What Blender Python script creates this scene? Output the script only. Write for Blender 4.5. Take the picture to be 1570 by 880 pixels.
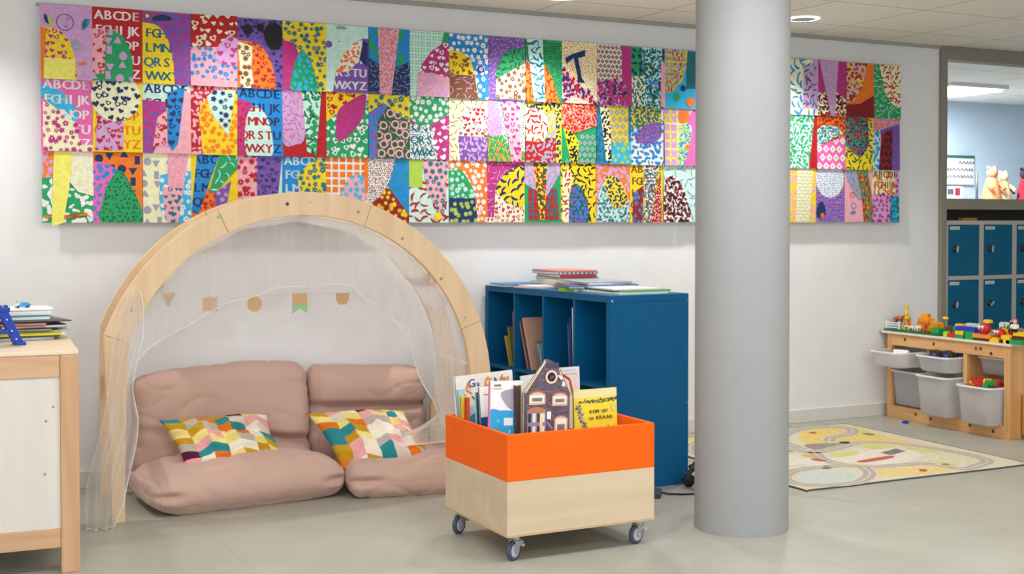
import bpy, bmesh, math, random
from mathutils import Vector, Matrix, noise, Euler
for o in list(bpy.data.objects): bpy.data.objects.remove(o, do_unlink=True)
SC = bpy.context.scene; COL = SC.collection; PI = math.pi
R = math.radians

# ---------------------------------------------------------------- camera, light, exposure
cd = bpy.data.cameras.new('camera'); cam = bpy.data.objects.new('camera', cd); COL.objects.link(cam); SC.camera = cam
cd.sensor_fit = 'HORIZONTAL'; cd.sensor_width = 36.0
FPX = 1940.0
cd.lens = 36.0 * FPX / 1570.0
cd.shift_y = -62.0 / 1570.0
cd.clip_start = 0.05; cd.clip_end = 100
yaw, pitch = R(26.9), math.atan(40 / FPX)
fw = Vector((math.sin(yaw) * math.cos(pitch), math.cos(yaw) * math.cos(pitch), -math.sin(pitch)))
cam.location = (0, 0, 1.3)
cam.rotation_euler = fw.to_track_quat('-Z', 'Y').to_euler()

wd = bpy.data.worlds.new('world'); SC.world = wd; wd.use_nodes = True
wd.node_tree.nodes['Background'].inputs[0].default_value = (0.86, 0.93, 1.0, 1)
wd.node_tree.nodes['Background'].inputs[1].default_value = 1.25
SC.view_settings.view_transform = 'Standard'; SC.view_settings.look = 'None'
SC.view_settings.exposure = 0.07; SC.view_settings.gamma = 1.0; SC.view_settings.use_curve_mapping = False

def area(name, loc, target, sx, sy, power, color=(1, 1, 1), spread=180):
    l = bpy.data.lights.new(name, 'AREA'); l.shape = 'RECTANGLE'; l.size = sx; l.size_y = sy
    l.energy = power; l.color = color; l.spread = R(spread)
    o = bpy.data.objects.new(name, l); COL.objects.link(o); o.location = loc
    o.rotation_euler = (Vector(target) - Vector(loc)).to_track_quat('-Z', 'Y').to_euler()
    return o
# daylight through the room's windows, behind and left of the camera
area('window_daylight', (-2.6, -1.6, 1.6), (2.6, 6.0, 1.5), 3.2, 1.8, 75, (0.88, 0.95, 1.0))
# ceiling panels of the room (fittings are built with the ceiling)
PANELS = [(0.65, 3.4), (2.6, 3.4), (4.7, 3.2), (1.6, 1.2), (4.2, 1.0)]
for (x, y) in PANELS:
    area('ceiling_panel_light', (x, y, 2.465), (x, y, 0), 1.1, 0.55, 21 if x > 4.5 else 20, (1.0, 0.96, 0.88) if x > 4.5 else (0.96, 0.98, 1.0))
# recessed downlights in a row by the wall
DOWN = [(0.05, 5.90), (1.67, 5.90), (3.29, 5.90), (4.91, 5.89)]
for (x, y) in DOWN:
    l = bpy.data.lights.new('downlight_light', 'SPOT'); l.energy = {.05: 50, 1.67: 22, 3.29: 62}.get(x, 80); l.shadow_soft_size = 0.05
    l.spot_size = R(130); l.spot_blend = 0.6; l.color = (1.0, 0.99, 0.97)
    o = bpy.data.objects.new('downlight_light', l); COL.objects.link(o); o.location = (x, y, 2.46); o.rotation_euler = (0, 0, 0)
area('far_room_light', (8.65, 8.35, 2.44), (8.65, 8.35, 0), 0.6, 0.6, 85, (1.0, 1.0, 1.0))

# ---------------------------------------------------------------- helpers
def lin(h):
    h = h.lstrip('#'); c = [int(h[i:i + 2], 16) / 255 for i in (0, 2, 4)]
    return tuple((v / 12.92 if v <= .04045 else ((v + .055) / 1.055) ** 2.4) for v in c) + (1,)
MATS = {}
def nodes(name):
    m = bpy.data.materials.new(name); m.use_nodes = True
    nt = m.node_tree; return m, nt, nt.nodes['Principled BSDF']
def mat(h, rough=.6, kind='plain', metal=0, spec=.5, name=None):
    """kinds: plain, paint (brushy colour variation), paper, gloss"""
    key = (h, rough, kind, metal, spec)
    if key in MATS: return MATS[key]
    m, nt, b = nodes(name or (kind + '_' + h)); N = nt.nodes; L = nt.links
    b.inputs['Roughness'].default_value = rough; b.inputs['Metallic'].default_value = metal
    b.inputs['Specular IOR Level'].default_value = spec
    c = lin(h)
    tc = N.new('ShaderNodeTexCoord'); no = N.new('ShaderNodeTexNoise'); L.new(tc.outputs['Object'], no.inputs['Vector'])
    no.inputs['Scale'].default_value = {'plain': 9, 'paint': 38, 'paper': 22}.get(kind, 9)
    no.inputs['Detail'].default_value = 4; no.inputs['Roughness'].default_value = .65
    mx = N.new('ShaderNodeMix'); mx.data_type = 'RGBA'; L.new(no.outputs['Fac'], mx.inputs[0])
    a = {'plain': .05, 'paint': .30, 'paper': .12}.get(kind, .03)
    mx.inputs[6].default_value = tuple(v * (1 - a) for v in c[:3]) + (1,)
    mx.inputs[7].default_value = tuple(min(1, v * (1 + a) + a * .04) for v in c[:3]) + (1,)
    L.new(mx.outputs[2], b.inputs['Base Color'])
    MATS[key] = m; return m
def wood(name, c1, c2, axis='Z', scale=1.0, rough=.45, knots=False):
    m, nt, b = nodes(name); N = nt.nodes; L = nt.links
    tc = N.new('ShaderNodeTexCoord'); mp = N.new('ShaderNodeMapping'); L.new(tc.outputs['Object'], mp.inputs[0])
    s = {'X': (.8, 14, 14), 'Y': (14, .8, 14), 'Z': (14, 14, .8)}[axis]
    mp.inputs['Scale'].default_value = tuple(v * scale for v in s)
    no = N.new('ShaderNodeTexNoise'); L.new(mp.outputs[0], no.inputs['Vector'])
    no.inputs['Scale'].default_value = 2.2; no.inputs['Detail'].default_value = 6; no.inputs['Distortion'].default_value = .6
    cr = N.new('ShaderNodeValToRGB'); L.new(no.outputs['Fac'], cr.inputs[0])
    cr.color_ramp.elements[0].position = .3; cr.color_ramp.elements[0].color = lin(c1)
    cr.color_ramp.elements[1].position = .72; cr.color_ramp.elements[1].color = lin(c2)
    out = cr.outputs[0]
    if knots:
        v = N.new('ShaderNodeTexVoronoi'); L.new(tc.outputs['Object'], v.inputs['Vector']); v.inputs['Scale'].default_value = 5
        k = N.new('ShaderNodeValToRGB'); L.new(v.outputs['Distance'], k.inputs[0])
        k.color_ramp.elements[0].position = .03; k.color_ramp.elements[0].color = (.12, .05, .02, 1)
        k.color_ramp.elements[1].position = .09; k.color_ramp.elements[1].color = (1, 1, 1, 1)
        mu = N.new('ShaderNodeMix'); mu.data_type = 'RGBA'; mu.blend_type = 'MULTIPLY'; mu.inputs[0].default_value = .9
        L.new(out, mu.inputs[6]); L.new(k.outputs[0], mu.inputs[7]); out = mu.outputs[2]
    L.new(out, b.inputs['Base Color']); b.inputs['Roughness'].default_value = rough
    return m

class MB:
    def __init__(s): s.v = []; s.f = []; s.m = []; s.sm = []
    def add(s, vs, fs, mi=0, smooth=False):
        n = len(s.v); s.v += [tuple(p) for p in vs]
        for f in fs: s.f.append([i + n for i in f]); s.m.append(mi); s.sm.append(smooth)
        return s
    def box(s, x0, y0, z0, x1, y1, z1, mi=0, M=None):
        vs = [Vector((x, y, z)) for z in (z0, z1) for y in (y0, y1) for x in (x0, x1)]
        if M is not None: vs = [M @ p for p in vs]
        return s.add(vs, [(0, 2, 3, 1), (4, 5, 7, 6), (0, 1, 5, 4), (2, 6, 7, 3), (0, 4, 6, 2), (1, 3, 7, 5)], mi)
    def prism(s, pts, a, b, plane='XZ', mi=0, smooth=False, M=None):
        """extrude polygon pts between a and b along the axis perpendicular to plane"""
        def P(p, t):
            q = {'XZ': (p[0], t, p[1]), 'XY': (p[0], p[1], t), 'YZ': (t, p[0], p[1])}[plane]
            return M @ Vector(q) if M is not None else Vector(q)
        n = len(pts); vs = [P(p, a) for p in pts] + [P(p, b) for p in pts]
        fs = [list(range(n)), list(range(2 * n - 1, n - 1, -1))]
        s.add(vs, fs, mi)
        k = len(s.v) - 2 * n
        for i in range(n):
            j = (i + 1) % n; s.f.append([k + i, k + n + i, k + n + j, k + j]); s.m.append(mi); s.sm.append(smooth)
        return s
    def tube(s, pts, r, n=10, mi=0, cap=True):
        pts = [Vector(p) for p in pts]; rs = r if isinstance(r, (list, tuple)) else [r] * len(pts)
        ring = []; prev = None
        for i, p in enumerate(pts):
            d = (pts[min(i + 1, len(pts) - 1)] - pts[max(i - 1, 0)]).normalized()
            if prev is None: a = d.orthogonal().normalized()
            else: a = (prev - d * prev.dot(d)).normalized()
            prev = a; b = d.cross(a)
            ring.append([p + (a * math.cos(2 * PI * k / n) + b * math.sin(2 * PI * k / n)) * rs[i] for k in range(n)])
        vs = [q for rr in ring for q in rr]; fs = []
        for i in range(len(pts) - 1):
            for k in range(n):
                a0 = i * n + k; a1 = i * n + (k + 1) % n
                fs.append((a0, a1, a1 + n, a0 + n))
        s.add(vs, fs, mi, True)
        if cap:
            b = len(s.v) - len(vs)
            s.f.append([b + k for k in range(n - 1, -1, -1)]); s.m.append(mi); s.sm.append(False)
            s.f.append([b + len(vs) - n + k for k in range(n)]); s.m.append(mi); s.sm.append(False)
        return s
    def lathe(s, prof, c=(0, 0, 0), n=32, mi=0, axis='Z', smooth=True, M=None):
        """prof: (radius, height) list"""
        vs = []
        for (r, h) in prof:
            for k in range(n):
                a = 2 * PI * k / n; x, y = r * math.cos(a), r * math.sin(a)
                q = {'Z': (x, y, h), 'Y': (x, h, y), 'X': (h, x, y)}[axis]
                q = Vector(q) + Vector(c); vs.append(M @ q if M is not None else q)
        fs = []
        for i in range(len(prof) - 1):
            for k in range(n):
                a0 = i * n + k; a1 = i * n + (k + 1) % n; fs.append((a0, a1, a1 + n, a0 + n))
        s.add(vs, fs, mi, smooth); return s
    def ball(s, c, r, mi=0, n=16, sc=(1, 1, 1), M=None):
        c = Vector(c); rows = n // 2; vs = []; fs = []
        for i in range(rows + 1):
            t = PI * i / rows
            for k in range(n):
                a = 2 * PI * k / n
                q = Vector((math.sin(t) * math.cos(a) * sc[0], math.sin(t) * math.sin(a) * sc[1], math.cos(t) * sc[2])) * r
                if M is not None: q = M @ q
                vs.append(c + q)
        for i in range(rows):
            for k in range(n):
                a0 = i * n + k; a1 = i * n + (k + 1) % n; fs.append((a0, a1, a1 + n, a0 + n))
        s.add(vs, fs, mi, True); return s
    def build(s, name, mats, parent=None, bevel=0, weld=False, loc=None):
        me = bpy.data.meshes.new(name); me.from_pydata([tuple(p) for p in s.v], [], s.f)
        if not isinstance(mats, (list, tuple)): mats = [mats]
        for m in mats: me.materials.append(m)
        for p, mi, sm in zip(me.polygons, s.m, s.sm): p.material_index = min(mi, len(mats) - 1); p.use_smooth = sm
        me.validate(); me.update()
        bm = bmesh.new(); bm.from_mesh(me)
        if weld: bmesh.ops.remove_doubles(bm, verts=bm.verts, dist=1e-5)
        bmesh.ops.dissolve_degenerate(bm, dist=1e-7, edges=bm.edges)
        bmesh.ops.recalc_face_normals(bm, faces=bm.faces); bm.to_mesh(me); bm.free()
        o = bpy.data.objects.new(name, me); COL.objects.link(o)
        if loc is not None: o.location = loc
        if parent is not None: o.parent = parent
        if bevel:
            mo = o.modifiers.new('bevel', 'BEVEL'); mo.width = bevel; mo.segments = 2; mo.limit_method = 'ANGLE'; mo.angle_limit = R(50)
        return o
def tag(o, label=None, cat=None, group=None, kind=None):
    if label: o['label'] = label
    if cat: o['category'] = cat
    if group: o['group'] = group
    if kind: o['kind'] = kind
    return o
def empty(name, loc=(0, 0, 0), rz=0, label=None, cat=None, group=None):
    o = bpy.data.objects.new(name, None); COL.objects.link(o); o.location = loc; o.rotation_euler = (0, 0, rz)
    o.empty_display_size = .05; return tag(o, label, cat, group)
def struct(name, mb, mats, bevel=0, label=None):
    o = mb.build(name, mats, None, bevel); o['kind'] = 'structure'
    if label: o['label'] = label
    return o
def kids(o): return [c for c in bpy.data.objects if c.parent == o]
def copy_tree(o, parent=None):
    c = o.copy(); COL.objects.link(c)
    if parent is not None: c.parent = parent
    for ch in kids(o): copy_tree(ch, c)
    return c
def sm_poly(pts, n=5):
    """closed Catmull-Rom through pts"""
    out = []; k = len(pts)
    for i in range(k):
        p0, p1, p2, p3 = pts[i - 1], pts[i], pts[(i + 1) % k], pts[(i + 2) % k]
        for j in range(n):
            t = j / n
            out.append(tuple(.5 * ((2 * p1[a]) + (-p0[a] + p2[a]) * t + (2 * p0[a] - 5 * p1[a] + 4 * p2[a] - p3[a]) * t * t + (-p0[a] + 3 * p1[a] - 3 * p2[a] + p3[a]) * t ** 3) for a in (0, 1)))
    return out
def lerp(a, b, t): return a + (b - a) * t
def interp(tab, x):
    if x <= tab[0][0]: return tab[0][1]
    for (a, b), (c, d) in zip(tab, tab[1:]):
        if x <= c: return lerp(b, d, (x - a) / (c - a))
    return tab[-1][1]

# ---------------------------------------------------------------- shared materials
M = {}
M['birch'] = wood('light_birch_wood', '#DFBB92', '#EBCDA6', 'Z', .5, .45)
M['birch_x'] = wood('light_birch_wood_x', '#DDB98C', '#EDCFA6', 'X', .5, .45)
M['ply'] = wood('pale_birch_plywood', '#CDB596', '#DCC6A8', 'X', .35, .5)
M['beech'] = wood('beech_wood', '#C4946A', '#D8B08A', 'Z', .6, .4)
M['beech_x'] = wood('beech_wood_x', '#C89A70', '#DAB490', 'X', .6, .4)
M['whitewash'] = wood('whitewashed_panel', '#D6CCC0', '#E6DED4', 'Z', .3, .6)
M['pine'] = wood('knotty_pine', '#C98F55', '#E6B67C', 'Y', .6, .5, True)
M['blue'] = mat('#005A8A', .5, 'plain', spec=.2, name='petrol_blue_laminate')
M['locker'] = mat('#005E82', .5, 'plain', spec=.2, name='locker_blue')
M['steel_grey'] = mat('#B4B0AA', .5, 'plain', name='light_grey_metal')
M['orange'] = mat('#FA6408', .55, 'plain', spec=.2, name='orange_laminate')
M['black'] = mat('#15151A', .5, 'plain'); M['rubber'] = mat('#4A4E5C', .6, 'plain'); M['hub'] = mat('#B9B9CC', .5, 'plain')
M['chrome'] = mat('#C4C4C8', .3, 'plain', metal=.8); M['white'] = mat('#EEEDEA', .6, 'plain')
# ================================================================ SETTING
def floor_mat():
    m, nt, b = nodes('grey_green_linoleum'); N = nt.nodes; L = nt.links
    tc = N.new('ShaderNodeTexCoord')
    n1 = N.new('ShaderNodeTexNoise'); L.new(tc.outputs['Object'], n1.inputs[0]); n1.inputs['Scale'].default_value = 3; n1.inputs['Detail'].default_value = 8; n1.inputs['Roughness'].default_value = .7
    c = N.new('ShaderNodeValToRGB'); L.new(n1.outputs['Fac'], c.inputs[0])
    c.color_ramp.elements[0].position = .3; c.color_ramp.elements[0].color = lin('#A09E92'); c.color_ramp.elements[1].position = .7; c.color_ramp.elements[1].color = lin('#B1AFA2')
    # dark scuffs
    n2 = N.new('ShaderNodeTexNoise'); L.new(tc.outputs['Object'], n2.inputs[0]); n2.inputs['Scale'].default_value = 22; n2.inputs['Detail'].default_value = 3
    r2 = N.new('ShaderNodeValToRGB'); L.new(n2.outputs['Fac'], r2.inputs[0]); r2.color_ramp.elements[0].position = .24; r2.color_ramp.elements[0].color = (.62, .6, .52, 1); r2.color_ramp.elements[1].position = .31; r2.color_ramp.elements[1].color = (1, 1, 1, 1)
    mu = N.new('ShaderNodeMix'); mu.data_type = 'RGBA'; mu.blend_type = 'MULTIPLY'; mu.inputs[0].default_value = .8; L.new(c.outputs[0], mu.inputs[6]); L.new(r2.outputs[0], mu.inputs[7])
    # welded seams between the sheets
    sx = N.new('ShaderNodeSeparateXYZ'); L.new(tc.outputs['Object'], sx.inputs[0])
    def seam(o, pitch, off):
        a = N.new('ShaderNodeMath'); a.operation = 'ADD'; a.inputs[1].default_value = off + 100 * pitch; L.new(o, a.inputs[0])
        d = N.new('ShaderNodeMath'); d.operation = 'MODULO'; d.inputs[1].default_value = pitch; L.new(a.outputs[0], d.inputs[0])
        l = N.new('ShaderNodeMath'); l.operation = 'LESS_THAN'; l.inputs[1].default_value = .004; L.new(d.outputs[0], l.inputs[0]); return l.outputs[0]
    s1 = seam(sx.outputs[0], 2.0, .75); 
    mx = N.new('ShaderNodeMix'); mx.data_type = 'RGBA'; L.new(s1, mx.inputs[0]); L.new(mu.outputs[2], mx.inputs[6]); mx.inputs[7].default_value = lin('#98998D')
    L.new(mx.outputs[2], b.inputs['Base Color'])
    n3 = N.new('ShaderNodeTexNoise'); n3.inputs['Scale'].default_value = 2; L.new(tc.outputs['Object'], n3.inputs[0])
    rr = N.new('ShaderNodeMapRange'); rr.inputs[3].default_value = .28; rr.inputs[4].default_value = .48; L.new(n3.outputs['Fac'], rr.inputs[0]); L.new(rr.outputs[0], b.inputs['Roughness'])
    return m
def ceil_mat():
    m, nt, b = nodes('ceiling_tiles'); N = nt.nodes; L = nt.links
    tc = N.new('ShaderNodeTexCoord'); sx = N.new('ShaderNodeSeparateXYZ'); L.new(tc.outputs['Object'], sx.inputs[0])
    outs = []
    for o, pitch, off in ((0, .65, -.13), (1, .65, .5)):
        a = N.new('ShaderNodeMath'); a.operation = 'ADD'; a.inputs[1].default_value = off + 65; L.new(sx.outputs[o], a.inputs[0])
        d = N.new('ShaderNodeMath'); d.operation = 'MODULO'; d.inputs[1].default_value = pitch; L.new(a.outputs[0], d.inputs[0])
        l = N.new('ShaderNodeMath'); l.operation = 'LESS_THAN'; l.inputs[1].default_value = .009; L.new(d.outputs[0], l.inputs[0]); outs.append(l.outputs[0])
    mx_ = N.new('ShaderNodeMath'); mx_.operation = 'MAXIMUM'; L.new(outs[0], mx_.inputs[0]); L.new(outs[1], mx_.inputs[1])
    no = N.new('ShaderNodeTexNoise'); L.new(tc.outputs['Object'], no.inputs[0]); no.inputs['Scale'].default_value = 120
    c0 = N.new('ShaderNodeMix'); c0.data_type = 'RGBA'; L.new(no.outputs['Fac'], c0.inputs[0]); c0.inputs[6].default_value = lin('#F2ECE2'); c0.inputs[7].default_value = lin('#FAF5EC')
    mx = N.new('ShaderNodeMix'); mx.data_type = 'RGBA'; L.new(mx_.outputs[0], mx.inputs[0]); L.new(c0.outputs[2], mx.inputs[6]); mx.inputs[7].default_value = lin('#B4AEA6')
    L.new(mx.outputs[2], b.inputs['Base Color']); b.inputs['Roughness'].default_value = .85
    return m
W = 6.40; CH = 2.49; XE = 6.514
M['wall'] = mat('#E9E8E8', .7, 'plain', spec=.25, name='white_wall_paint')
M['frame'] = mat('#8C877B', .5, 'plain', name='taupe_window_frame')
struct('floor', MB().box(-3.5, -3.5, -.05, 11.5, 9.4, 0), floor_mat())
struct('ceiling', MB().box(-3.5, -3.5, CH, 11.5, W + .1, CH + .05), ceil_mat())
struct('wall_back', MB().box(-3.5, W, 0, XE, W + .1, CH), M['wall'])
struct('wall_left', MB().box(-3.6, 1.0, 0, -3.5, W + .1, CH), M['wall'])
struct('baseboard_back', MB().box(-3.5, W - .012, 0, XE, W, .085), mat('#DDD9D3', .5, 'plain'), .003)
struct('trim_1', MB().box(-3.5, W - .018, CH - .022, 11.4, W, CH), mat('#A9A59E', .5, 'plain'), .002)
# --- partition right of the wall: glazed upper light over lockers
struct('window_frame_1', MB().box(XE, W - .03, 0, XE + .052, W + .09, CH).box(XE + .052, W - .03, 2.40, 11, W + .09, CH)
       .box(XE + .052, W - .03, 1.375, 11, W + .09, 1.45).box(9.2, W - .03, 1.45, 9.26, W + .09, 2.40), M['frame'], .004, 'taupe frame of the inner window above the lockers')
gm, nt, b = nodes('clear_glass'); b.inputs['Base Color'].default_value = (.95, .98, 1, 1); b.inputs['Roughness'].default_value = .02
b.inputs['Transmission Weight'].default_value = 1; b.inputs['IOR'].default_value = 1.02
struct('window_1', MB().box(XE + .052, W + .03, 1.45, 9.2, W + .036, 2.40), gm, 0, 'clear pane of the inner window')
# far room behind the glass
M['farwall'] = mat('#C6DCEE', .7, 'plain', name='pale_blue_wall')
struct('wall_far', MB().box(5.6, 9.3, 0, 11.5, 9.4, CH + .02), M['farwall'])
struct('wall_far_left', MB().box(5.5, W + .1, 0, 5.6, 9.4, CH), M['wall'])
struct('ceiling_far', MB().box(5.5, W + .1, CH, 11.5, 9.4, CH + .05), ceil_mat())
struct('wall_right', MB().box(11.4, -1, 0, 11.5, 9.4, CH), M['wall'])
struct('recess_shade_panel', MB().box(XE + .052, W + .085, 0, 11.0, W + .1, 1.375), mat('#241E1C', .8, 'plain'), 0, 'dark panel painted as the shade of the recess above the lockers')  # near-black sheet stands for the shade in the recess
def emis(name, col, s):
    m, nt, b = nodes(name); b.inputs['Base Color'].default_value = col; b.inputs['Emission Color'].default_value = col; b.inputs['Emission Strength'].default_value = s; return m
# far room ceiling light
cl = empty('ceiling_light', (8.65, 8.35, CH), 0, 'square lit ceiling panel in the far room behind the glass', 'lamp')
MB().box(-.34, -.34, -.03, .34, .34, 0).build('housing', M['white'], cl)
MB().box(-.31, -.31, -.034, .31, .31, -.03).build('diffuser', emis('panel_glow', (1, 1, 1, 1), 6), cl)
for (x, y) in PANELS:
    p = empty('ceiling_panel_lamp', (x, y, CH), 0, 'flat rectangular ceiling lamp above the play area, outside the photograph', 'lamp', 'ceiling lamps of the room')
    MB().box(-.59, -.31, -.02, .59, .31, 0).build('housing', M['white'], p, .003)
    MB().box(-.55, -.275, -.023, .55, .275, -.0201).build('diffuser', emis('panel_glow_room', (1, .97, .93, 1), 3), p)
# recessed downlights
pm = M['white']
for i, (x, y) in enumerate(DOWN):
    if i == 3: lab, g = 'round recessed downlight glowing in the ceiling right of the column', None
    else: lab, g = 'round recessed downlight above the wall display', 'downlights along the wall'
    d = empty('downlight', (x, y, CH), 0, lab, 'lamp', g)
    MB().lathe([(.098, 0), (.098, -.006), (.078, -.010), (.072, 0)], n=40).build('trim_ring', emis('ring_glow', (1, 1, .97, 1), .9), d)
    mb = MB()
    for k in range(7): mb.box(-.07 + .0, -.0595 + k * .0195, -.009, .07, -.0555 + k * .0195, -.003)
    mb2 = MB(); mb2.lathe([(.0, -.002), (.073, -.002)], n=32); mb2.build('reflector', emis('reflector_glow', (1, .99, .95, 1), 1.6), d)
    mb3 = MB()
    for k in range(-3, 4):
        hw = math.sqrt(.068 ** 2 - (k * .0185) ** 2); mb3.box(k * .0185 - .003, -hw, -.009, k * .0185 + .003, hw, -.003)
    mb3.build('louvre', mat('#8A8D94', .4, 'plain', metal=.5), d)
# --- column
cm = mat('#A2A3A4', .55, 'plain', spec=.3, name='grey_column_paint')
o = MB().lathe([(.197, 0), (.197, CH)], (3.287, 4.329, 0), 96).build('column', cm); o['kind'] = 'structure'; o['label'] = 'round grey column standing right of the blue shelf'
# ================================================================ LOCKERS
def locker_bank():
    root = empty('locker_bank', (6.566, W - .02, 0), 0, 'bank of small petrol blue lockers with grey frame under the inner window', 'locker')
    pitch, fw_ = .3215, .045
    ztop = 1.300; dh = .352; rows = 3
    fr = MB(); nc = 5
    fr.box(0, 0, 0, nc * pitch + .03, .105, .09)
    for c in range(nc + 1): fr.box(c * pitch, 0, .09, c * pitch + (.04 if c else .025), .105, ztop)
    for r in range(rows + 1):
        z = ztop - r * (dh + .03)
        fr.box(0, .001, z - .03, nc * pitch + .03, .104, z)
    fr.build('frame', M['steel_grey'], root, .002)
    for c in range(nc):
        for r in range(rows):
            x0 = c * pitch + (.04 if c else .025) + .003; x1 = (c + 1) * pitch - .003; z1 = ztop - .03 - r * (dh + .03) - .003; z0 = z1 - dh + .006
            d = MB().box(x0, .004, z0, x1, .02, z1).build('door', M['locker'], root, .002)
            MB().box(x0 + .015, .0025, z1 - .03, x0 + .105, .0045, z1 - .008).build('name_tag', mat('#D8D8D8', .5), d)
            t = MB().box(x0 + .022, .0018, z1 - .022, x0 + .098, .0026, z1 - .017); t.build('tag_print', mat('#8B9296', .6), d)
            k = MB(); k.lathe([(.0, -.012), (.018, -.012), (.021, 0), (.024, .004)], (x0 + .062, 0, (z0 + z1) / 2 + .008), 20, 0, 'Y')
            k.build('lock_plate', M['black'], d)
            ang = .7 if (c == 1 and r == 1) else 1.45
            Mx = Matrix.Translation((x0 + .066, -.016, (z0 + z1) / 2 + .008)) @ Matrix.Rotation(-ang, 4, 'Y')
            MB().box(-.022, -.006, -.008, .022, .006, .008, 0, Mx).build('turn_handle', M['chrome'], d, .003)
    return root
locker_bank()
tag(MB().box(6.78, W + .035, 1.3, 6.92, W + .075, 1.318).build('folded_cloth', mat('#B8842C', .7)), 'small ochre box lying on top of the lockers in the dark gap', 'box')
# --- far room things behind the glass
def board():
    r = empty('whiteboard_poster', (9.68, 9.28, 1.53), 0, 'white poster with handwriting behind the inner window', 'poster')
    MB().box(-.25, -.012, .13, .24, 0, .40).build('sheet', mat('#E4E4E4', .5), r)
    MB().box(-.25, -.02, .395, .24, -.012, .42).build('green_strip', mat('#2E6B5C', .5), r)
    mb = MB(); rnd = random.Random(4)
    for ln in range(3):
        x = -.16
        while x < .22:
            w = rnd.uniform(.015, .05); z = .34 - ln * .07
            if ln == 0 and x < 0: x += w; continue
            mb.tube([(x, -.014, z), (x + w * .4, -.014, z + .022), (x + w, -.014, z - .004)], .004, 5); x += w + .012
    mb.build('writing', mat('#3C3C44', .7), r)
board()
tag(MB().box(9.44, 9.20, 1.452, 9.70, 9.24, 1.64).box(9.49, 9.195, 1.56, 9.56, 9.20, 1.61, 1).box(9.59, 9.195, 1.55, 9.65, 9.20, 1.62, 2).build('photo_card', [mat('#D5D5DB', .5), mat('#5A5866', .6), mat('#A8303C', .6)]), 'small card with pictures standing below the handwritten poster', 'card')
def puppet(x, y, h, w, body, head, lab, extra=None):
    r = empty('hand_puppet', (x, y, 1.452), 0, lab, 'puppet', 'hand puppets on the sill behind the glass')
    MB().lathe([(.0, 0), (w * .5, 0), (w * .55, h * .12), (w * .46, h * .4), (w * .3, h * .68), (w * .2, h * .75), (0, h * .76)], n=20).build('body', mat(body, .9, 'paint'), r)
    MB().ball((0, -.01, h * .85), h * .16, sc=(1, .9, 1)).build('head', mat(head, .9, 'paint'), r)
    for s in (-1, 1): MB().tube([(s * w * .3, 0, h * .62), (s * w * .5, -.05, h * .5), (s * w * .46, -.09, h * .4)], [.022, .018, .02], 8).build('arm', mat(body, .9, 'paint'), r)
    mb = MB()
    for s in (-1, 1): mb.ball((s * h * .12, -.0, h * .99), h * .05)
    mb.build('ears', mat(extra or head, .9, 'paint'), r)
puppet(9.43, 8.60, .35, .165, '#E88A5C', '#E0906A', 'orange hand puppet with grey hair behind the glass', '#A8A0A0')
puppet(9.60, 8.62, .31, .155, '#E4C896', '#E8D2A4', 'cream coloured puppet beside the orange puppet')
puppet(9.73, 8.75, .29, .16, '#3A3240', '#C8A8A0', 'dark clothed puppet between the cream and red puppets', '#CFCFCF')
puppet(9.80, 8.54, .34, .13, '#B01E3A', '#2A2630', 'red puppet with dark hair at the right end')
tag(MB().tube([(9.24, 8.6, 1.452), (9.24, 8.6, 1.74)], .012, 8).box(9.2, 8.56, 1.45, 9.28, 8.64, 1.458).build('puppet_stand', mat('#4A4A4A', .5)), 'thin dark upright post left of the puppets', 'stand')
tag(MB().box(9.0, 8.4, 1.40, 11.0, 9.29, 1.45).box(9.05, 8.45, 0, 9.1, 8.5, 1.4).box(9.05, 9.2, 0, 9.1, 9.25, 1.4).box(10.9, 8.45, 0, 10.95, 8.5, 1.4).box(10.9, 9.2, 0, 10.95, 9.25, 1.4).build('side_cabinet', mat('#B9BEC4', .6)), 'grey shelf top in the far room carrying the puppets', 'shelf')
# ================================================================ WALL DISPLAY : 69 collage sheets in three rows
PAL = dict(y='F6CC14', Y='F8E26A', c='F2E9BC', o='F2761A', r='B3101E', k='F2A6B2', m='B62C7C', p='7450A6', l='C99CCB', b='1682CC', n='152C60',
           t='146C7C', g='1B9A5E', G='1C5734', e='C0E6D8', w='EDEAE4', x='7A4826', K='17121A', s='2CB0DC', h='E964AA', v='9A9EB0', d='8E0F14', a='A9C84A')
CW, CHH = .2339, .341
SHW, SHH = .2336, .352
def pm_(c): return mat('#' + PAL[c], .6, 'paint', spec=.3)
def ccw(p):
    a = sum(p[i - 1][0] * p[i][1] - p[i][0] * p[i - 1][1] for i in range(len(p)))
    return list(p) if a > 0 else list(p)[::-1]
def clip(sub, cl):
    out = sub
    for i in range(len(cl)):
        a, b = cl[i - 1], cl[i]; inp = out; out = []
        if not inp: return []
        def side(p): return (b[0] - a[0]) * (p[1] - a[1]) - (b[1] - a[1]) * (p[0] - a[0])
        for j in range(len(inp)):
            p, q = inp[j - 1], inp[j]; sp, sq = side(p), side(q)
            if sq >= 0:
                if sp < 0: t = sp / (sp - sq); out.append((p[0] + (q[0] - p[0]) * t, p[1] + (q[1] - p[1]) * t))
                out.append(q)
            elif sp >= 0: t = sp / (sp - sq); out.append((p[0] + (q[0] - p[0]) * t, p[1] + (q[1] - p[1]) * t))
    return out
def inside(pt, poly):
    x, y = pt; c = False
    for i in range(len(poly)):
        (x1, y1), (x2, y2) = poly[i - 1], poly[i]
        if (y1 > y) != (y2 > y) and x < (x2 - x1) * (y - y1) / (y2 - y1) + x1: c = not c
    return c
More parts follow.
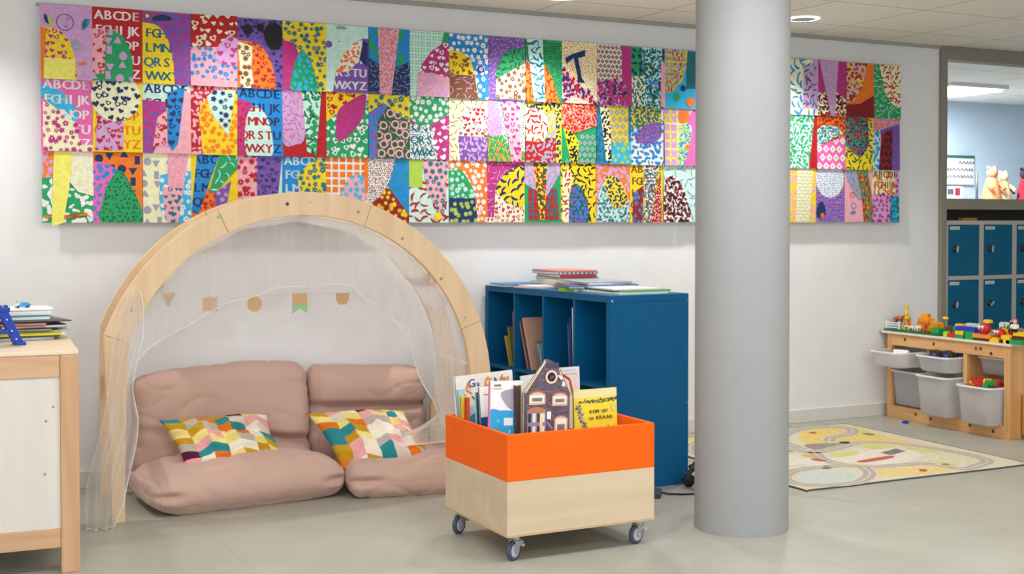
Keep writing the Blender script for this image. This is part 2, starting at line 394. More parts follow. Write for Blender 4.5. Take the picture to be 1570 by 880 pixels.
def hullc(poly):
    """convex version of a slightly concave piece outline used to trim its print"""
    P = sorted(set(poly))
    def half(ps):
        h = []
        for p in ps:
            while len(h) > 1 and (h[-1][0] - h[-2][0]) * (p[1] - h[-2][1]) - (h[-1][1] - h[-2][1]) * (p[0] - h[-2][0]) <= 0: h.pop()
            h.append(p)
        return h
    a = half(P); b_ = half(P[::-1]); return a[:-1] + b_[:-1]
def heart(c, r, rot):
    out = []
    for i in range(16):
        t = 2 * PI * i / 16; x = 16 * math.sin(t) ** 3 / 17; y = (13 * math.cos(t) - 5 * math.cos(2 * t) - 2 * math.cos(3 * t) - math.cos(4 * t)) / 17
        out.append((c[0] + r * (x * math.cos(rot) - y * math.sin(rot)), c[1] + r * (x * math.sin(rot) + y * math.cos(rot))))
    return out[::-1]
def star(c, r, n, depth, rot, k=5):
    out = []
    for i in range(n * 4):
        t = 2 * PI * i / (n * 4); q = r * (1 - depth * (.5 - .5 * math.cos(n * t)))
        out.append((c[0] + q * math.cos(t + rot), c[1] + q * math.sin(t + rot)))
    return out
def blob(c, r, rnd):
    ph = rnd.uniform(0, 6); a = rnd.uniform(.4, 1.2); rot = rnd.uniform(0, 6); out = []
    for i in range(14):
        t = 2 * PI * i / 14; q = r * (1 + .35 * math.sin(2 * t + ph) + .2 * math.sin(3 * t + 2 * ph))
        x, y = q * math.cos(t), q * a * math.sin(t)
        out.append((c[0] + x * math.cos(rot) - y * math.sin(rot), c[1] + x * math.sin(rot) + y * math.cos(rot)))
    return out
def stroke(c, r, rot, w, curve=.5, n=6):
    up = []; dn = []
    for i in range(n + 1):
        t = i / n * 2 - 1; x = t * r; y = curve * r * (1 - t * t); ww = w * (1 - .5 * t * t)
        up.append((x, y + ww)); dn.append((x, y - ww))
    return [(c[0] + x * math.cos(rot) - y * math.sin(rot), c[1] + x * math.sin(rot) + y * math.cos(rot)) for x, y in dn + up[::-1]]
GLY = {}
def glyphs(ch, font_w=.02):
    if ch in GLY: return GLY[ch]
    cu = bpy.data.curves.new('glyph', 'FONT'); cu.body = ch; cu.size = 1; cu.offset = 0; cu.resolution_u = 2
    ob = bpy.data.objects.new('glyph', cu); COL.objects.link(ob)
    dg = bpy.context.evaluated_depsgraph_get(); dg.update()
    me = ob.evaluated_get(dg).to_mesh(); me.calc_loop_triangles()
    vs = [(v.co.x, v.co.y) for v in me.vertices]; tris = [tuple(vs[i] for i in t.vertices) for t in me.loop_triangles]
    xs = [v[0] for v in vs] or [0]
    GLY[ch] = (tris, min(xs), max(xs)); ob.evaluated_get(dg).to_mesh_clear()
    bpy.data.objects.remove(ob, do_unlink=True); bpy.data.curves.remove(cu)
    return GLY[ch]
def letter(ch, cx, cz, h):
    tris, x0, x1 = glyphs(ch); s = h / .70
    return [ccw([(cx + k * h * .045 + (x - (x0 + x1) / 2) * s, cz + y * s - h / 2) for x, y in t]) for k in (-1, 0, 1) for t in tris]
def text_tris(txt, x, z, h, gap=.18):
    out = []
    for ch in txt:
        if ch == ' ': x += h * .45; continue
        tris, x0, x1 = glyphs(ch); s = h / .70
        out += [ccw([(x + k * h * .05 + (a - x0) * s, z + c * s) for a, c in t]) for k in (-1, 1) for t in tris]
        x += (x1 - x0) * s + h * gap
    return out, x
ALPHA = ['ABCDE', 'FGHIJK', 'LMNOP', 'QRSTU', 'VWXYZ']
def motifs(pat, poly, w, h, rnd, base):
    """pat = (type, colour, size). Returns list of (polygon, colourkey) in metres, already trimmed to the piece."""
    typ, colr = pat[0], pat[1]; s = (pat[2] if len(pat) > 2 else 1.0)
    xs = [p[0] for p in poly]; ys = [p[1] for p in poly]; x0, x1, y0, y1 = min(xs), max(xs), min(ys), max(ys)
    out = []; cl = ccw(hullc(poly))
    def put(pg, c, need=None):
        if need is not None and not inside(need, poly): return
        q = clip(ccw(pg), cl)
        if len(q) > 2: out.append((q, c))
    if typ == 'A':
        rows = [h * v for v in (.90, .70, .50, .30, .11)]
        for r_, row in enumerate(ALPHA):
            for i, ch in enumerate(row):
                cx = w * (.13 + .74 * i / (len(row) - 1)); 
                for t in letter(ch, cx, rows[r_], .125 * h): put(t, colr)
                
        return [q for q in out if inside((sum(p[0] for p in q[0]) / len(q[0]), sum(p[1] for p in q[0]) / len(q[0])), poly)]
    step = {'h': .034, 'f': .036, 'b': .030, 'd': .016, 's': .034, 'R': .040, 'D': .050, 'q': .045, 'S': .06, 'L': .036, 'z': .024, 'O': .03}[typ] * s
    ny = int((y1 - y0) / step) + 2; nx = int((x1 - x0) / step) + 2
    for j in range(ny):
        for i in range(nx):
            jit = 0 if typ in 'RDqz' else .30
            off = (.5 if (j % 2 and typ not in 'RqS') else 0)
            c = (x0 + (i + off + rnd.uniform(-jit, jit) + .3) * step, y0 + (j + rnd.uniform(-jit, jit) + .35) * step * (.9 if typ in 'hfb' else 1))
            rot = rnd.uniform(-.6, .6); k = rnd.random()
            if typ == 'h':
                r_ = step * rnd.uniform(.28, .5); put(heart(c, r_, rot), colr, c)
                if k < .45 and r_ > step * .36: put(heart(c, r_ * .5, rot), base, c)
            elif typ == 'f':
                r_ = step * rnd.uniform(.32, .52); n = rnd.choice((5, 6, 8, 9)); put(star(c, r_, n, rnd.uniform(.3, .6), rot), colr, c)
                if k < .3: put(star(c, r_ * .22, 4, 0, 0), base, c)
            elif typ == 'b': put(blob(c, step * rnd.uniform(.3, .5), rnd), colr, c)
            elif typ == 'd': put(star(c, step * rnd.uniform(.2, .34), 4, .15, rot), colr, c)
            elif typ == 's': put(stroke(c, step * rnd.uniform(.4, .6), rnd.uniform(0, PI), step * .07, rnd.uniform(-.6, .6)), colr, c)
            elif typ == 'L':
                r0 = rnd.uniform(0, PI); put(stroke(c, step * .55, r0, step * rnd.uniform(.12, .22), .3), colr, c)
            elif typ == 'R': q = step * .38; put([(c[0] - q, c[1] - q * .9), (c[0] + q, c[1] - q), (c[0] + q, c[1] + q), (c[0] - q * .9, c[1] + q)], colr, c)
            elif typ == 'q':
                q = step * .42
                for dx in (-1, 1):
                    for dy in (-1, 1): put(star((c[0] + dx * step * .2, c[1] + dy * step * .2), step * .1, 4, .1, 0), colr, c)
            elif typ == 'D':
                q = step * .48; put([(c[0], c[1] - q), (c[0] + q, c[1]), (c[0], c[1] + q), (c[0] - q, c[1])], colr, c)
                q *= .3; put([(c[0], c[1] - q), (c[0] + q, c[1]), (c[0], c[1] + q), (c[0] - q, c[1])], base, c)
            elif typ == 'z':
                q = step * .46; put(stroke(c, q, .7 if (i + j) % 2 else -.7, step * .07, 0, 2), colr, c)
            elif typ == 'O':
                put(star(c, step * .45, 6, .1, rot), colr, c); put(star(c, step * .28, 6, .1, rot), base, c)
            elif typ == 'S':
                kk = (i + j * 2) % 4; q = step * .34
                if kk == 0: put([(c[0] - q, c[1] - q * .8), (c[0] + q, c[1] - q * .8), (c[0], c[1] + q)], colr, c)
                elif kk == 1: put([(c[0] - q * .6, c[1] - q), (c[0] + q * .6, c[1] - q), (c[0] + q * .6, c[1] + q), (c[0] - q * .6, c[1] + q)], colr, c)
                elif kk == 2: put(star(c, q, 6, 0, 0), colr, c)
                else: put([(c[0] - q, c[1] + q * .8), (c[0] + q, c[1] + q * .8), (c[0], c[1] - q)], colr, c)
    return out
def decals(mb, items, y, keys):
    for k, (pg, c) in enumerate(items):
        if c not in keys: keys.append(c)
        yy = y - .00006 * (k % 5) - (.0003 if k and c != items[0][1] else 0)
        mb.add([(p[0], yy, p[1]) for p in pg], [list(range(len(pg)))], keys.index(c))
SHEETS = {}
def S(row, k, base, pats, desc, pieces=(), marks=()): SHEETS[(row, k)] = (base, pats, desc, pieces, marks)
# pieces: (outline in sheet fractions, colour, patterns); an outline that starts with 'S' is smoothed
def circ(u, v, r, n=20): return [(u + r * math.cos(2 * PI * i / n) * 1.0, v + r * .68 * math.sin(2 * PI * i / n)) for i in range(n)]
def dome(u0, u1, v0, v1, n=12):
    return [(u1 if i == 0 else (u0 + u1) / 2 + (u1 - u0) / 2 * math.cos(PI * i / n), v0 + (v1 - v0) * math.sin(PI * i / n) ** .8) for i in range(n + 1)]
def quart(u, v, n=8):  # quarter dome in the lower left corner, u wide and v high
    return [(0, 0)] + [(u * math.cos(PI / 2 * i / n) ** .6 if i < n else 0, v * math.sin(PI / 2 * i / n)) for i in range(n + 1)]
T = [(0, 0), (1, 0), (1, 1), (0, 1)]
# ---- top row
S(0, 0, 'l', [], 'lilac sheet with a drawn round face over a yellow heart corner', [(quart(.70, .70), 'y', [('h', 'm', 1)]), ([(0, 0), (.12, 0), (.09, .35), (.1, .68), (0, .69)], 'o', []), ([(.06, 0), (.66, 0), (.66, .28), (.06, .28)], 'Y', [])],
  [('ring', .47, .77, .17, 'n', .012), ('dot', .40, .80, .012, 'n'), ('dot', .53, .82, .012, 'n'), ('arc', .48, .73, .05, 'n'), ('leaf', .12, .80, .10, 'n', 1.9), ('leaf', .19, .78, .10, 'a', 1.9), ('leaf', .86, .76, .12, 't', 1.3), ('leaf', .92, .78, .09, 'b', 1.2), ('leaf', .76, .55, .1, 'k', 2.2), ('dot', .70, .47, .10, 'v'), ('leaf', .80, .22, .08, 'o', .2)])
S(0, 1, 'r', [('A', 'w')], 'dark red sheet with white letters and green printed dome', [([(0, .08), (.3, .08), (.26, .72), (0, .70)], 'k', [('h', 'r', 1.1)]), ([(.0, 0), (.82, 0), (.80, .30), (.72, .50), (.58, .64), (.34, .71), (.27, .6), (.24, .1), (0, .08)], 'g', [('S', 'l', .95)])])
S(0, 2, 'p', [('h', 'm', 1.1)], 'purple sheet with yellow quarter printed with blue-green letters', [(quart(.66, .84), 'y', [('A', 't')])], [('leaf', .4, .9, .2, 'n', .1), ('dot', .1, .93, .04, 'y')])
S(0, 3, 'k', [('f', 'b', .9)], 'pink sheet with red block of cream hearts above blue flowers', [([(.0, .54), (1, .58), (1, 1.02), (.0, 1.0)], 'r', [('h', 'c', 1.2)]), ([(.5, .42), (.62, .33), (1, .30), (1, .70), (.82, .74), (.6, .6)], 'l', [('h', 'm', 1.3)]), ([(0, .0), (1, .0), (1, .09), (0, .12)], 'k', [])])
S(0, 4, 'p', [('h', 'n', .9)], 'purple sheet with black blots over an orange heart quarter', [(circ(.45, .55, .3), 'p', [('s', 'n', .6)]), (quart(.84, .68), 'o', [('h', 'r', 1)]), ([(.06, 0), (.36, 0), (.30, .3), (.33, .6), (.0, .66), (.05, .3)], 'c', [('f', 'x', 1)]), (['S', (.58, .78), (.72, .58), (.95, .62), (.98, .9), (.72, .95)], 'K', [])], [('dot', .22, .84, .11, 'K'), ('dot', .50, .88, .09, 'K')])
S(0, 5, 'y', [('f', 't', .95)], 'yellow sheet of teal flowers with magenta and green domes', [(quart(.46, .72), 'm', []), (['S', (.20, 0), (.76, 0), (.74, .22), (.62, .45), (.44, .60), (.28, .42), (.2, .2)], 'g', [('f', 's', .9)])])
S(0, 6, 'e', [], 'pale mint sheet with giraffe-print and purple letter half dome', [([(.16, 0), (1, 0), (1, .82), (.86, .82), (.6, .7), (.38, .5), (.22, .25)], 'p', [('A', 'w')]), ([(.22, .28), (.55, .32), (.8, .52), (.86, .80), (.60, .72), (.36, .52)], 'w', [('b', 'o', .95)]), ([(.78, .5), (.98, .4), (.98, .75), (.88, .8)], 'n', [])], [('dot', .06, .7, .08, 'p'), ('arc', .3, .76, .04, 'x'), ('leaf', .35, .95, .12, 'v', 0)])
S(0, 7, 'b', [('b', 'g', 2.2)], 'blue sheet with scribbled pink strip over dark navy corner', [([(0, 0), (1, 0), (1, .52), (.6, .40), (.3, .42), (0, .54)], 'n', [('s', 'v', .8)]), ([(.26, 0), (.54, 0), (.74, 1), (.22, 1)], 'k', [('s', 'm', .5), ('s', 'r', .7)])])
S(0, 8, 'g', [], 'green sheet of domino prints with pink and magenta half dome', [([(0, 0), (.55, 0), (.86, 1), (0, 1)], 'e', [('q', 'g', .75)]), ([(.2, .0), (1, 0), (1, .84), (.85, .84), (.55, .70), (.32, .50), (.22, .35)], 'm', [('h', 'w', 1.1)]), ([(.18, 0), (1, 0), (1, .30), (.6, .36), (.2, .36)], 'k', [('b', 'l', 1)])])
S(0, 9, 'b', [('f', 'w', 1)], 'bright blue sheet of white flowers with yellow and brown quarter', [(quart(.72, .74), 'y', [('h', 'x', 1.1)]), ([(0, 0), (.74, 0), (.64, .36), (0, .37)], 'x', [('s', 'l', 1)])], [('dot', .8, .47, .09, 'n'), ('dot', .81, .47, .055, 'l')])
S(0, 10, 'p', [('s', 'l', .8)], 'purple scribbled sheet with green and cream flower half dome', [([(.2, .28), (.26, .55), (.45, .75), (.75, .84), (.97, .84), (.97, .55), (.6, .3)], 'g', [('L', 'G', .9)]), ([(.20, .02), (1, .02), (1, .60), (.7, .5), (.22, .32)], 'c', [('f', 'x', 1)])])
S(0, 11, 'g', [('O', 'G', .9)], 'green swirl sheet with mint strip between orange wedges', [([(0, 0), (.35, 0), (.12, .62), (0, .66)], 'o', [('L', 'r', .8)]), ([(.42, 0), (.92, 0), (.72, .4), (.5, .62)], 'o', [('L', 'r', .8)]), ([(.22, 0), (.52, 0), (.46, 1), (.03, 1)], 'e', [('L', 't', 1.1), ('s', 'b', 1.3)])])
S(0, 12, 'c', [('d', 'o', .9)], 'cream dotted sheet with one big dark blue letter shape', [([(0, 0), (.3, .1), (1, .0), (.8, .22), (.5, .28), (.2, .5), (0, .62)], 'k', [('b', 'r', .95), ('b', 'n', 1.15)])], [('poly', [(.08, .72), (.30, .80), (.66, .88), (.66, .78), (.46, .74), (.56, .42), (.66, .34), (.42, .34), (.44, .44), (.33, .74), (.14, .64)], 'n')])
S(0, 13, 'm', [], 'magenta sheet with red and white diamond prints', [([(0, .38), (.72, .38), (.70, 1), (0, 1)], 'e', [('D', 'r', .55)]), ([(.0, 0), (.8, 0), (.88, .3), (.6, .46), (0, .38)], 'l', [('b', 'r', .9), ('b', 'n', 1.1), ('b', 'm', 1.3)])])
S(0, 14, 'g', [('b', 'n', 1.3)], 'dark green sheet with blue and cream camouflage strip', [([(0, 0), (.45, 0), (.4, .52), (0, .5)], 'c', [('b', 't', .8)]), ([(.42, 0), (.88, 0), (.92, 1), (.3, 1)], 'e', [('b', 'b', .85), ('b', 'G', 1)]), ([(.86, .02), (1, .0), (1, .75), (.88, .8)], 'k', [])])
S(0, 15, 's', [], 'sky blue sheet with yellow quarter of dark brick prints', [([(.66, .35), (1, .35), (1, .98), (.66, 1)], 't', []), ([(0, .24), (.25, .3), (.5, .45), (.66, .7), (.7, 1), (0, 1)], 'y', [('L', 'r', .9), ('R', 'v', 1)])], [('dot', .78, .12, .13, 'o'), ('dot', .35, .2, .1, 'g'), ('dot', .55, .35, .08, 'n')])
S(0, 16, 'k', [('b', 'K', .7)], 'pink sheet with black marks beside the left of the column', [([(0, .0), (1, 0), (1, .4), (0, .5)], 'w', [('s', 'K', .5)])])
S(0, 17, 'c', [('f', 'g', 1)], 'cream sheet of green flowers behind the column'); S(0, 18, 'b', [('h', 'y', 1)], 'blue sheet of yellow hearts behind the column')
S(0, 19, 'l', [('L', 'b', 1.2)], 'lilac and cream sheet with bold blue brush marks', [([(0, 0), (1, 0), (.9, .2), (.7, .6), (.8, 1), (0, 1)], 'c', [('L', 'b', 1.3)]), ([(.45, .12), (.95, .12), (.9, .9), (.5, .9)], 'l', [('L', 't', 1)])])
S(0, 20, 'm', [], 'magenta sheet with pale lilac wedge over black brush marks', [([(0, 0), (1, 0), (1, .30), (.5, .5), (0, .4)], 'c', [('b', 'K', .9), ('L', 'r', 1.1)]), ([(.05, 1), (.72, 1), (.60, 0), (.46, 0)], 'l', [('d', 'v', 1.2)])])
S(0, 21, 'o', [], 'orange sheet with dark red base and speckled lilac piece', [([(0, 0), (1, 0), (1, .42), (.5, .25), (0, .22)], 'd', [('s', 'K', .6)]), ([(0, .26), (.25, .28), (.55, .55), (.75, 1), (0, 1)], 'l', [('b', 'y', .9), ('b', 'r', 1.1)])])
S(0, 22, 'c', [('L', 'r', .9)], 'cream sheet of red strokes with curved green corner', [([(0, 0), (1, 0), (1, .20), (.7, .27), (.4, .5), (.2, 1), (0, 1)], 'g', [('s', 'w', 1)])])
# ---- middle row
S(1, 0, 'h', [('A', 'w')], 'hot pink sheet of white letters over cream flower prints', [([(.04, .0), (1, .0), (1, .09), (.74, .1), (.7, .34), (.6, .50), (.04, .72)], 'c', [('f', 'm', .9)]), ([(0, .72), (.0, .9), (.42, .80), (.64, .62), (.74, .45), (.64, .40)], 's', [('A', 'w')])])
S(1, 1, 'y', [('A', 'o')], 'yellow letter sheet with round cream piece of dark hearts', [([(.04, .02), (.6, .02), (.62, .6), (.1, .62)], 'l', [('h', 'r', 1)]), (circ(.46, .76, .50), 'c', [('h', 'n', 1.15)])])
S(1, 2, 'e', [('A', 'n')], 'mint letter sheet with long blue strip over pink flowers', [([(0, 0), (1, 0), (1, .85), (.85, .9), (.5, .6), (.3, .3)], 'k', []), ([(0, 0), (.2, 0), (.5, .4), (.48, .72), (0, .74)], 'm', [('f', 'p', 1.1)]), ([(.2, .1), (.5, .1), (.5, .6), (.3, .5)], 'k', [('h', 'r', 1)]), ([(.60, .04), (.72, .14), (.88, .95), (.52, .85), (.5, .14)], 'b', [('h', 'n', 1.1)])])
S(1, 3, 'r', [('b', 'k', 1)], 'red sheet with yellow circle and mint wedge of blue flowers', [(['S', (.32, 0), (1, 0), (1, .86), (.6, .9), (.2, .68), (.22, .3)], 'y', [('f', 'o', 1)]), ([(.34, .82), (.5, .92), (.96, .92), (.80, .28), (.45, .58)], 'e', [('f', 'n', 1)])])
S(1, 4, 'b', [('A', 'n')], 'bright blue sheet of dark letters with pale lettered dome', [([(0, 0), (.3, 0), (.2, .3), (.32, .76), (0, .82)], 'm', [('h', 'r', 1)]), (['S', (.2, 0), (.74, 0), (.74, .35), (.6, .62), (.36, .72), (.18, .5)], 'e', [('A', 'r')])])
S(1, 5, 'r', [], 'dark red sheet with lilac half and green dinosaur-print strip', [(['S', (0, .22), (.3, .18), (.5, .3), (.52, 1), (0, 1)], 'l', [('s', 'm', .8)]), ([(.55, .08), (.76, .02), (.90, 1), (.44, 1)], 'e', [('L', 'G', 1.1), ('b', 'g', 1.2)])])
S(1, 6, 'g', [('h', 'w', 1.2)], 'green sheet of white hearts with plain magenta leaf', [([(0, .52), (.3, .68), (.9, .97), (1, 1), (0, 1)], 'y', [('h', 'r', 1.1)]), (['S', (.26, .24), (.6, .38), (.85, .60), (.94, .95), (.55, .84), (.26, .66)], 'm', [])])
S(1, 7, 'b', [('h', 'm', .9)], 'blue sheet with dark green piece and yellow flower roof', [([(.18, 0), (1, 0), (1, .60), (.5, .82), (.22, .55)], 'G', [('s', 'k', .9), ('O', 'k', 1.8)]), ([(0, .68), (.36, .84), (1, .55), (1, 1), (0, 1)], 'y', [('f', 't', 1.1)])])
S(1, 8, 'm', [('h', 'w', 1.3)], 'magenta heart sheet with green flower top and lettered corner', [([(0, 0), (.7, 0), (.55, .5), (0, .56)], 'w', [('A', 't'), ('L', 't', .5)]), ([(0, .62), (.4, .46), (1, .72), (1, 1), (0, 1)], 'g', [('f', 'w', 1)])])
S(1, 9, 'c', [('s', 'x', 1)], 'cream sheet with pale heart piece above purple block', [([(.28, 0), (1, 0), (1, .36), (.24, .38)], 'p', [('b', 'l', 1)]), ([(.24, .38), (1, .38), (1, .8), (.7, .84), (.36, .7)], 'e', [('h', 'r', .95)])])
S(1, 10, 'e', [('d', 'G', .9)], 'mint sheet with pink heart strip across a green-orange base', [([(0, 0), (1, 0), (1, .16), (.6, .2), (.4, .42), (0, .5)], 'g', [('L', 'o', .9), ('s', 'y', .8)]), (['S', (0, .45), (.3, .42), (.4, .6), (.2, 1), (0, 1)], 'l', [('s', 'p', .6)]), ([(.64, 0), (.90, 0), (.86, 1), (.36, 1)], 'k', [('h', 'm', 1.05)])])
S(1, 11, 'y', [('b', 'n', .9)], 'yellow edged sheet with red drawings on cream', [([(0, 0), (.84, 0), (.84, .4), (.4, .32), (0, .34)], 'r', [('b', 'v', 1)]), ([(.5, .4), (.84, .4), (.84, .8), (.6, .8)], 'v', [('b', 'y', 1)]), ([(0, .34), (.5, .34), (.66, .6), (.5, .84), (0, .88)], 'c', [('L', 'r', .9)])])
S(1, 12, 'g', [], 'orange speckled sheet with green corner and grey diamonds', [([(.1, .0), (1, 0), (1, .5), (.6, .5)], 'g', [('D', 'v', .7)]), ([(.28, 0), (.46, 0), (.5, .35), (.2, .62), (.04, .62)], 'y', [('b', 'K', .8)]), ([(0, .58), (.4, .48), (1, .62), (1, 1), (0, 1)], 'o', [('b', 'k', .6), ('b', 'r', .75)])])
S(1, 13, 't', [('b', 'b', 1)], 'teal sheet with black and cream strip and grey diamonds', [([(.36, 0), (1, 0), (1, .36), (.5, .5)], 's', [('f', 'a', 1.1)]), ([(.36, .36), (.92, .36), (.92, 1), (.36, 1)], 'y', [('D', 'v', .8)]), ([(.26, .06), (.42, 0), (.4, .5), (.34, 1), (.08, 1)], 'c', [('b', 'K', .8)])])
S(1, 14, 'w', [('b', 'b', 1.2)], 'white sheet of blue marks with purple and teal top', [([(0, .62), (.9, .55), (.92, 1), (0, 1)], 't', [('b', 'y', .8)]), (['S', (.12, .44), (.5, .34), (.9, .48), (.88, .7), (.45, .68)], 'p', [('s', 'l', .6)])])
S(1, 15, 'h', [], 'hot pink sheet with orange circle and mint leaf strip', [([(0, 0), (.4, .0), (.5, .5), (.9, 1), (0, 1)], 'w', [('R', 'y', .9), ('R', 'l', 1.3)]), (['S', (.42, .02), (.62, .06), (.84, .64), (.5, .66)], 'e', [('b', 'b', .8), ('b', 'a', 1)])], [('dot', .60, .84, .18, 'o'), ('dot', .70, .32, .07, 'o')])
S(1, 16, 'w', [('L', 'c', 1)], 'white sheet with dark green triangle at the column', [([(0, .3), (.6, .1), (.3, .55), (0, .65)], 'G', [])])
S(1, 17, 'o', [('f', 'b', 1)], 'orange flower sheet behind the column'); S(1, 18, 'e', [('h', 'm', 1)], 'mint heart sheet behind the column')
S(1, 19, 'e', [('b', 'g', .9)], 'mint sheet of green marks beside a red strip', [([(.72, 0), (1, 0), (1, 1), (.92, 1)], 'r', [])])
S(1, 20, 'o', [('b', 'r', 1)], 'orange sheet above pink and white diamond piece', [([(0, 0), (1, 0), (1, .62), (0, .40)], 'h', [('D', 'w', 1.1)]), ([(0, .40), (.9, .66), (.75, .78), (.2, .80), (0, .7)], 'e', [('b', 't', .7)])])
S(1, 21, 'y', [('L', 'G', 1)], 'yellow sheet with dark multicoloured marbled wedge', [([(0, .44), (.5, .22), (.85, .45), (.8, 1), (0, 1)], 'n', [('b', 'g', .8), ('b', 'r', 1.1), ('s', 's', .8)])])
S(1, 22, 'p', [], 'violet sheet with dark diamond prints and orange corner', [([(0, 0), (.2, 0), (.3, .6), (.2, 1), (0, 1)], 'e', [('b', 'b', 1)]), ([(0, .7), (1, .88), (1, 1), (0, 1)], 'l', [('b', 'o', .9)]), ([(.22, 0), (.68, 0), (.72, .78), (.3, .66)], 'd', [('D', 'K', .9)])])
# ---- bottom row
S(2, 0, 'g', [('b', 'w', 1.4)], 'green sheet with long pale yellow strip hanging below its edge', [([(0, .6), (.3, .62), (.3, 1), (0, 1)], 'l', [('b', 'o', 1)]), ([(.5, .58), (.7, .42), (1, .36), (1, 1), (.5, 1)], 'w', [('O', 'Y', .8)]), ([(.04, .06), (.9, .10), (.85, .14), (.5, .06), (.04, .1)], 'o', []), ([(.17, -.05), (.40, .0), (.52, .45), (.60, 1), (.24, 1)], 'Y', [])])
S(2, 1, 'o', [('S', 'n', 1)], 'orange sheet of dark shapes with large green dome', [([(0, 0), (.24, 0), (.3, .3), (.56, .68), (.3, .82), (0, .84)], 'h', [('f', 'b', .9)]), (['S', (.17, 0), (.98, 0), (.96, .22), (.76, .52), (.54, .72), (.32, .55), (.19, .28)], 'g', [('d', 'G', 1.3)])])
S(2, 2, 'c', [('S', 'v', .95)], 'cream sheet of grey-blue shapes with pink scribbled strip', [([(.58, 0), (1, 0), (1, .72), (.8, .74), (.35, .66), (.34, .2), (.5, 0)], 's', [('f', 'w', 1)]), ([(.50, 0), (.72, 0), (.96, 1), (.52, 1)], 'k', [('s', 'h', .5)]), ([(.50, 0), (.72, 0), (.82, .48), (.40, .50), (.42, .2)], 'k', [('h', 't', 1)])])
S(2, 3, 'y', [], 'yellow sheet with blue letter strip crossing a green strip', [([(0, 0), (.5, 0), (.52, .46), (.36, .5), (.1, .2), (0, .1)], 'o', [('h', 'r', 1)]), ([(0, .14), (.16, .14), (.62, 1), (.14, 1)], 'b', [('A', 'n')]), ([(.54, .1), (.72, .12), (.86, .6), (.5, .42)], 'p', [('f', 'l', 1)]), ([(.38, .44), (.5, .42), (1, .78), (1, 1), (.62, 1)], 'g', [('s', 'e', 1.2)])])
S(2, 4, 'k', [('f', 'r', 1.05)], 'pink sheet of dark red flowers beside a purple heart piece', [([(.44, 0), (.86, 0), (1, 1), (.44, 1)], 'p', [('h', 'n', 1.1)]), ([(.84, 0), (1, 0), (1, .95)], 'e', [])])
S(2, 5, 'b', [('A', 'e')], 'blue sheet of pale letters with yellow flower shape', [([(.0, 0), (.5, 0), (.6, .3), (.3, .5), (.2, .3)], 'p', []), (['S', (.34, .62), (.62, .86), (1, .92), (1, .1), (.6, .28)], 'y', [('f', 't', 1)])])
S(2, 6, 'w', [('R', 'o', 1)], 'orange block print sheet with round pink flower piece', [([(0, 0), (1, 0), (1, .3), (.3, .1)], 'n', []), (['S', (.24, .2), (.5, .64), (.84, .72), (1, .5), (.8, .22), (.5, .1)], 'k', [('f', 's', 1)]), ([(.92, .45), (1, .45), (1, 1), (.92, 1)], 'o', [])])
S(2, 7, 'b', [('s', 'g', 1.5)], 'blue sheet with grey speckled quarter above yellow flowers', [([(0, 0), (1, 0), (1, .12), (.48, .55), (.2, .35), (0, .3)], 'd', [('f', 'y', .9)]), ([(0, .26), (.3, .4), (.54, .66), (.68, 1), (0, 1)], 'w', [('d', 'r', .7), ('d', 'G', .8)])])
S(2, 8, 'e', [('L', 'r', 1.2)], 'pale sheet with curved pink piece of teal flowers', [([(0, .54), (.34, .54), (.34, 1), (0, 1)], 'a', []), ([(.32, 1), (1, 1), (.88, .12), (.72, .18), (.44, .52)], 'k', [('f', 't', 1)])], [('dot', .72, .1, .1, 'y')])
S(2, 9, 'o', [('f', 'w', 1.05)], 'orange flower sheet with green dome over navy block', [(['S', (0, .36), (.68, .36), (.56, .6), (.3, .82), (0, .8)], 'g', [('f', 'e', .9)]), ([(0, 0), (.74, 0), (.68, .37), (0, .38)], 'n', [('f', 'a', 1)])])
S(2, 10, 'm', [('s', 'l', 1)], 'magenta sheet with yellow piece of dark blue leaves', [([(.0, 0), (1, 0), (1, .3), (.5, .3), (.22, .52), (.18, .08), (0, .08)], 'c', [('h', 'm', .8)]), (['S', (.24, .5), (.4, .72), (.7, .86), (1, .86), (1, .28), (.6, .3)], 'y', [('L', 'n', 1.2)])])
S(2, 11, 'g', [], 'green edged sheet with chequered base and yellow flower strip', [([(.1, .04), (.94, .04), (.9, .55), (.1, .55)], 'x', [('R', 't', .6), ('R', 'r', .9)]), ([(0, .62), (.3, .52), (.6, .42), (.96, .78), (1, 1), (0, 1)], 'l', [('b', 'v', 1)]), ([(.22, 1), (.62, 1), (.54, .04), (.42, .04)], 'y', [('b', 'r', .8), ('b', 'G', 1)])])
S(2, 12, 'y', [('L', 'K', .9)], 'yellow sheet of black marks with cream strip and green oval', [(['S', (.2, 0), (.78, .0), (.72, .4), (.5, .62), (.3, .55)], 'G', [('b', 'b', .9), ('b', 'p', 1.1)]), ([(.04, 0), (.22, 0), (.24, .5), (.34, .72), (.2, .9), (.06, .8)], 'c', [('L', 'r', .8)])])
S(2, 13, 'o', [('b', 'l', 1.3)], 'orange sheet with pale blue-green dome of yellow marks', [(dome(0, .98, 0, .74), 'e', [('b', 't', .9), ('d', 'v', 1)]), (['S', (.25, .7), (.6, .74), (.94, .36), (.5, .24)], 'y', [('b', 'n', .8)])])
S(2, 14, 'y', [('A', 'x')], 'yellow letter sheet with speckled strip and red wedge', [([(.08, .0), (.4, 0), (.4, .62), (.1, .5)], 'd', [('f', 'b', 1)]), ([(.62, 0), (.96, 0), (.92, .85)], 'r', [('d', 'w', 1)]), ([(.46, .0), (.62, .0), (.88, 1), (.40, 1)], 'w', [('b', 't', .6), ('b', 'x', .8)])])
S(2, 15, 'e', [('s', 'p', 1.2)], 'mint scrawled sheet with black and white dome', [(['S', (0, 0), (.82, 0), (.7, .42), (.44, .74), (.1, .78), (0, .4)], 'w', [('b', 'd', .8), ('b', 'K', 1.2)])])
